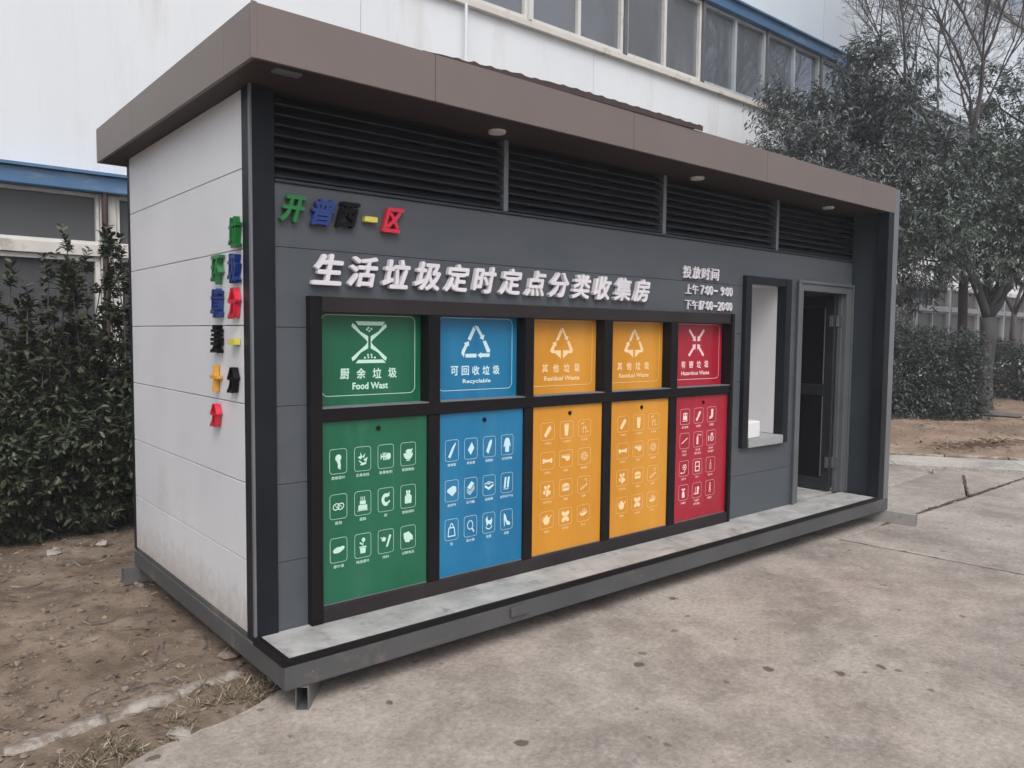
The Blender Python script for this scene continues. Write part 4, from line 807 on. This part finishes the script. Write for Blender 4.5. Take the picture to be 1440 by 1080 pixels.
for i, (x, y, h, r, s) in enumerate(((-.20, 4.15, 1.75, .46, 1), (.28, 4.30, 1.92, .52, 2), (.80, 4.15, 1.72, .5, 3), (-.75, 4.35, 1.70, .5, 4), (.05, 3.75, 1.15, .45, 5), (-.50, 3.75, 1.05, .42, 6), (.62, 3.70, 1.15, .42, 7), (1.5, 4.3, 1.6, .5, 8), (-1.5, 4.2, 1.6, .55, 9))):
    lab = ['tall dark green shrub with upright leafy shoots in front of the factory windows', 'tallest dark shrub with one long shoot beside the cream window post', 'dark green shrub close against the back corner of the white side wall',
           'dark shrub at the left edge, behind the lower row', 'low dense shrub in the front row, middle one before the tallest', 'low dense shrub at the front, nearest the left edge', 'low dense shrub at the front beside the kiosk back corner', 'dark shrub behind the kiosk', 'dark shrub beyond the left edge of the row'][i]
    shrub((x, y, 0), h, r, lab, s * 7, dens=1.0 if h > 1.3 else 1.35, nst=38 if h > 1.3 else 24, shoots=(13 if h > 1.3 else 0))

# trees beyond the right end
leafy_tree((15.04, 1.98, .34), [((15.35, 1.5, 4.1), (1.15, 1.1, 1.0)), ((14.7, 2.5, 4.6), (1.2, 1.1, 1.1)), ((16.4, 1.2, 5.0), (1.1, 1.0, 1.2)), ((17.9, 2.3, 6.2), (1.1, 1.1, 1.5)), ((13.95, 2.5, 3.65), (1.25, 1.1, .85)), ((15.7, 1.7, 3.3), (.9, .8, .6))],
           'evergreen tree with thick forked grey trunk beyond the hedge, rightmost', 21, L_tree, nspr=800, trunk_r=.145, forkz=1.75, ll=.105, lw=.034)
leafy_tree((13.9, 4.3, .3), [((13.6, 4.2, 4.4), (1.3, 1.1, 1.2)), ((14.3, 3.8, 5.5), (1.25, 1.1, 1.1)), ((13.2, 4.6, 5.8), (1.0, .9, .9)), ((14.0, 3.5, 3.4), (1.2, 1.0, 1.0)), ((14.0, 3.8, 6.6), (.95, .9, .85)), ((12.5, 4.7, 4.9), (.8, .8, .75))],
           'broad evergreen tree with drooping leaves rising over the right end of the kiosk roof', 22, L_tree2, nspr=660, trunk_r=.14, forkz=2.2, ll=.125, lw=.034, droop=.8)
bare_tree((16.5, 2.95, .4), 11.5, 'tall bare tree with fine branching twigs, against the pale factory wall', 41, .095, (-.05, .05), .42, group='bare trees', levels=6, nfork=4, spread=.6)
bare_tree((23.0, 1.3, .5), 12.5, 'tall bare tree beyond the right edge, seen mirrored in the upper windows', 35, .16, (0, 0), .4, group='bare trees', levels=6)
bare_tree((20.5, -.9, .4), 13.0, 'bare tree out of frame to the right, mirrored in the upper windows', 36, .15, (0, 0), .4, group='bare trees', levels=6)
bare_tree((18.6, 2.6, .5), 6.5, 'smaller bare tree with many upright stems at the right edge', 37, .07, (.2, .1), .28, group='bare trees', levels=5, spread=.42)
def hedge(a, b_, thick, z0, h, label, seed, n):
    random.seed(seed); a = Vector(a); b_ = Vector(b_); base = ((a.x + b_.x) / 2, (a.y + b_.y) / 2, z0); t = thing('hedge', base, label, 'hedge', 'clipped hedges beyond the kiosk'); fol = []; wood = MB()
    d = (b_ - a); ln = d.length; d.normalize(); nrm = Vector((-d.y, d.x)) * (1 if (-d.y * .64 + d.x * .76) > 0 else -1)
    for k in range(n):
        s, q = rnd(-.1, ln + .1), rnd(0, 1) ** 1.4 * thick; z = rnd(0, 1)
        bulge = .5 * fbm(s * 1.3, z * 2, seed) - .25 * (z - .45) ** 2 * 0; top = h * (1 + .45 * fbm(s * 1.4, q, seed + 3))
        zz = z0 + .04 + z * top + .05 * fbm(s * 4, q * 4)
        p = Vector((a.x + d.x * s + nrm.x * (q + bulge), a.y + d.y * s + nrm.y * (q + bulge), zz))
        sprig(fol, None, p, (Vector((-nrm.x, -nrm.y, .5)) + rvec() * .8), rnd(.06, .14), 6, .052, .028, .1)
    for k in range(14):
        s = rnd(0, ln); p = Vector((a.x + d.x * s + nrm.x * thick * .5, a.y + d.y * s + nrm.y * thick * .5, z0 - .05)); limb(wood, p, p + Vector((rnd(-.3, .3), rnd(-.3, .3), h * .8)), .02, .006, 5, .08, 5)
    wood.build('stems', M_twig, t, base=base); leaves_mesh(fol, 'foliage', L_hedge, t, base)
hedge((12.0, 3.2), (13.95, 1.62), 1.3, .18, 1.58, 'dark rounded hedge left of the tree trunk, beyond the kiosk end', 51, 8500)
hedge((16.1, 2.6), (18.6, .5), 1.1, .38, 1.15, 'lower dark hedge right of the tree trunk at the right edge', 52, 5500)

# ================================================================ SMALL THINGS
def hollow_tube(name, a, b_, w_, h, label, m=M_tube, wall=.004):
    a = Vector((*a, 0)); b_ = Vector((*b_, 0)); d = (b_ - a).normalized(); s = Vector((-d.y, d.x, 0)); b = MB()
    def box(u0, u1, z0, z1):
        p = [a + s * u0, a + s * u1]; q = [b_ + s * u0, b_ + s * u1]
        b.prism([p[0] + Vector((0, 0, z0)), p[1] + Vector((0, 0, z0)), p[1] + Vector((0, 0, z1)), p[0] + Vector((0, 0, z1))], b_ - a)
    box(-w_ / 2, w_ / 2, 0, wall); box(-w_ / 2, w_ / 2, h - wall, h); box(-w_ / 2, -w_ / 2 + wall, wall + 1e-4, h - wall - 1e-4); box(w_ / 2 - wall, w_ / 2, wall + 1e-4, h - wall - 1e-4)
    o = b.build(name, m, base=(a.x, a.y, 0)); tag(o, label, 'steel tube', 'steel tubes under the kiosk'); return o
hollow_tube('steel_tube', (.075, -.338), (.36, .0), .058, .108, 'open-ended steel tube under the front left corner of the kiosk')
hollow_tube('steel_tube', (5.80, -.60), (5.72, .10), .06, .108, 'pale steel tube sticking out under the right end of the kiosk', M_tubel)
hollow_tube('steel_tube', (-.09, 2.02), (.5, 2.02), .06, .108, 'steel tube under the back left corner of the kiosk, on the soil')
wb = MB().box(3.995, 4.165, -.03, .13, .869, 1.005).build('white_box', M_box, bevel=.012, base=(4.08, .05, .869)); tag(wb, 'small white box standing on the sill of the tall niche', 'box')
pl = MB().prism([(0, 0, 0), (1.05, -.0, 0), (1.05, .14, 0), (0, .14, 0)], (0, 0, .07)).build('wooden_board', M_wood, bevel=.006); pl.location = (14.1, 2.1, .33); pl.rotation_euler = (rad(4), rad(3), rad(-58)); tag(pl, 'weathered board lying on the soil at the foot of the tree trunk', 'board')
def rock(b, c, r, fl=.6, seed=0):
    i = len(b.v); n, mm = 6, 4
    for j in range(mm + 1):
        ph = math.pi * j / mm
        for k in range(n):
            th = 2 * math.pi * k / n + .4 * j; q = r * (1 + .35 * rnd(-1, 1))
            b.v.append((c[0] + q * math.sin(ph) * math.cos(th), c[1] + q * math.sin(ph) * math.sin(th), c[2] + q * fl * math.cos(ph)))
    for j in range(mm):
        for k in range(n): b.f.append((i + j * n + k, i + j * n + (k + 1) % n, i + (j + 1) * n + (k + 1) % n, i + (j + 1) * n + k))
random.seed(77)
for nm, c, r, fl, lab in (('stone', (-.32, 3.05, .02), .055, .8, 'pale stone lying on the soil before the shrubs'), ('stone', (-.40, -.195, .0), .055, .22, 'flat pale stone flake on the edge of the concrete'), ('stone', (.03, .42, .02), .05, .6, 'brown clod lying beside the base beam of the kiosk'), ('stone', (.02, 3.1, .02), .045, .7, 'pale stone beside the back corner of the white side wall')):
    b = MB(); rock(b, c, r, fl); o = b.build(nm, M_stone if 'pale' in lab else M_clod, base=c); tag(o, lab, 'stone')
b = MB()
for k in range(9000):
    x = rnd(-3.2, 1.1); y = rnd(-.45, 3.6)
    cl_ = fbm(x * 1.6, y * 1.6, 4)
    if rnd(-.25, .3) > cl_ or y < line_y(x) + .0: continue
    r = .0035 + .017 * rnd(0, 1) ** 4
    rock(b, (x, y, h_left(x, y) + r * .25), r, .65)
tag(b.build('gravel', M_clod), kind='stuff')
fol = []
for k in range(9000):                                     # dry grass and roots in the strip beside the concrete
    x = rnd(-3, .55); y = line_y(min(x, .08)) + .02 + abs(random.gauss(0, .11)); 
    if fbm(x * 3, y * 3, 8) < -.12: continue
    d = Vector((rnd(-1, 1), rnd(-1, .6), rnd(.1, .8))).normalized(); fol.append((x, y, h_left(x, y) - .004, *d, *rvec(), rnd(.02, .07), rnd(.0015, .004)))
for k in range(1500):
    x = rnd(-3, .3); y = rnd(-.2, 3.8)
    if fbm(x * 2, y * 2, 18) < .05: continue
    d = Vector((rnd(-1, 1), rnd(-1, 1), rnd(.0, .35))).normalized(); fol.append((x, y, h_left(x, y), *d, *rvec(), rnd(.03, .09), rnd(.002, .004)))
o = leaves_mesh(fol, 'dry_grass', L_dry, None, (0, 0, 0))
fol = []
for k in range(700):
    x = rnd(-3, .5); y = rnd(-.25, 3.9); near = math.exp(-((y - .1) / .35) ** 2) + math.exp(-((x + .4) ** 2 + (y - .9) ** 2) / .2)
    if rnd(0, 1) > .22 + near: continue
    fol.append((x, y, h_left(x, y) + .006, rnd(-1, 1), rnd(-1, 1), rnd(-.1, .25), rnd(-.4, .4), rnd(-.4, .4), 1, rnd(.025, .06), rnd(.015, .03)))
for k in range(500):
    x = rnd(10.3, 17); y = rnd(-2, 3.5); fol.append((x, y, h_right(x, y) + .01, rnd(-1, 1), rnd(-1, 1), rnd(-.1, .25), 0, 0, 1, rnd(.04, .09), rnd(.02, .04)))
for k in range(60): fol.append((*(lambda t: (5.7 + 3.3 * t, -.39 + .02 * rnd(-1, 1)))(rnd(0, 1)), .006, rnd(-1, 1), rnd(-1, 1), .1, 0, 0, 1, rnd(.02, .04), rnd(.01, .02)))
leaves_mesh(fol, 'dead_leaves', L_dleaf, None, (0, 0, 0))
b = MB()
for k in range(46):
    x = rnd(-1.6, .15); y = rnd(.0, 3.4); a = rnd(0, 6.28); p = Vector((x, y, h_left(x, y) + .008)); pts = [p]
    for j in range(5):
        a += rnd(-.6, .6); p = p + Vector((math.cos(a) * .035, math.sin(a) * .035, 0)); p.z = h_left(p.x, p.y) + .006 + rnd(0, .012); pts.append(p.copy())
    b.tube(pts, [.004, .0035, .003, .003, .002, .001], 4)
tag(b.build('fallen_twigs', M_twig), kind='stuff')
# broom-like heap of dry brushwood on the mound
fol = []
for k in range(500):
    x = 11.6 + random.gauss(0, .45); y = .85 + random.gauss(0, .14) - .35 * (x - 11.6); fol.append((x, y, h_right(x, y) + rnd(0, .03), rnd(-1, 1), rnd(-1, 1), rnd(0, .2), *rvec(), rnd(.05, .16), .006))
leaves_mesh(fol, 'brushwood', L_dleaf, None, (0, 0, 0))

# thin winter haze over the whole yard
hz = MB().box(-160, 260, -210, 260, -1.6, 16.5).build('haze', None); hz['kind'] = 'stuff'
hm = bpy.data.materials.new('haze'); hm.use_nodes = True; n = hm.node_tree.nodes; n.remove(n['Principled BSDF'])
pv = n.new('ShaderNodeVolumePrincipled'); pv.inputs['Density'].default_value = .0028; pv.inputs['Color'].default_value = (.90, .93, 1, 1); pv.inputs['Anisotropy'].default_value = 0
hm.node_tree.links.new(pv.outputs[0], n['Material Output'].inputs['Volume']); hz.data.materials.append(hm)
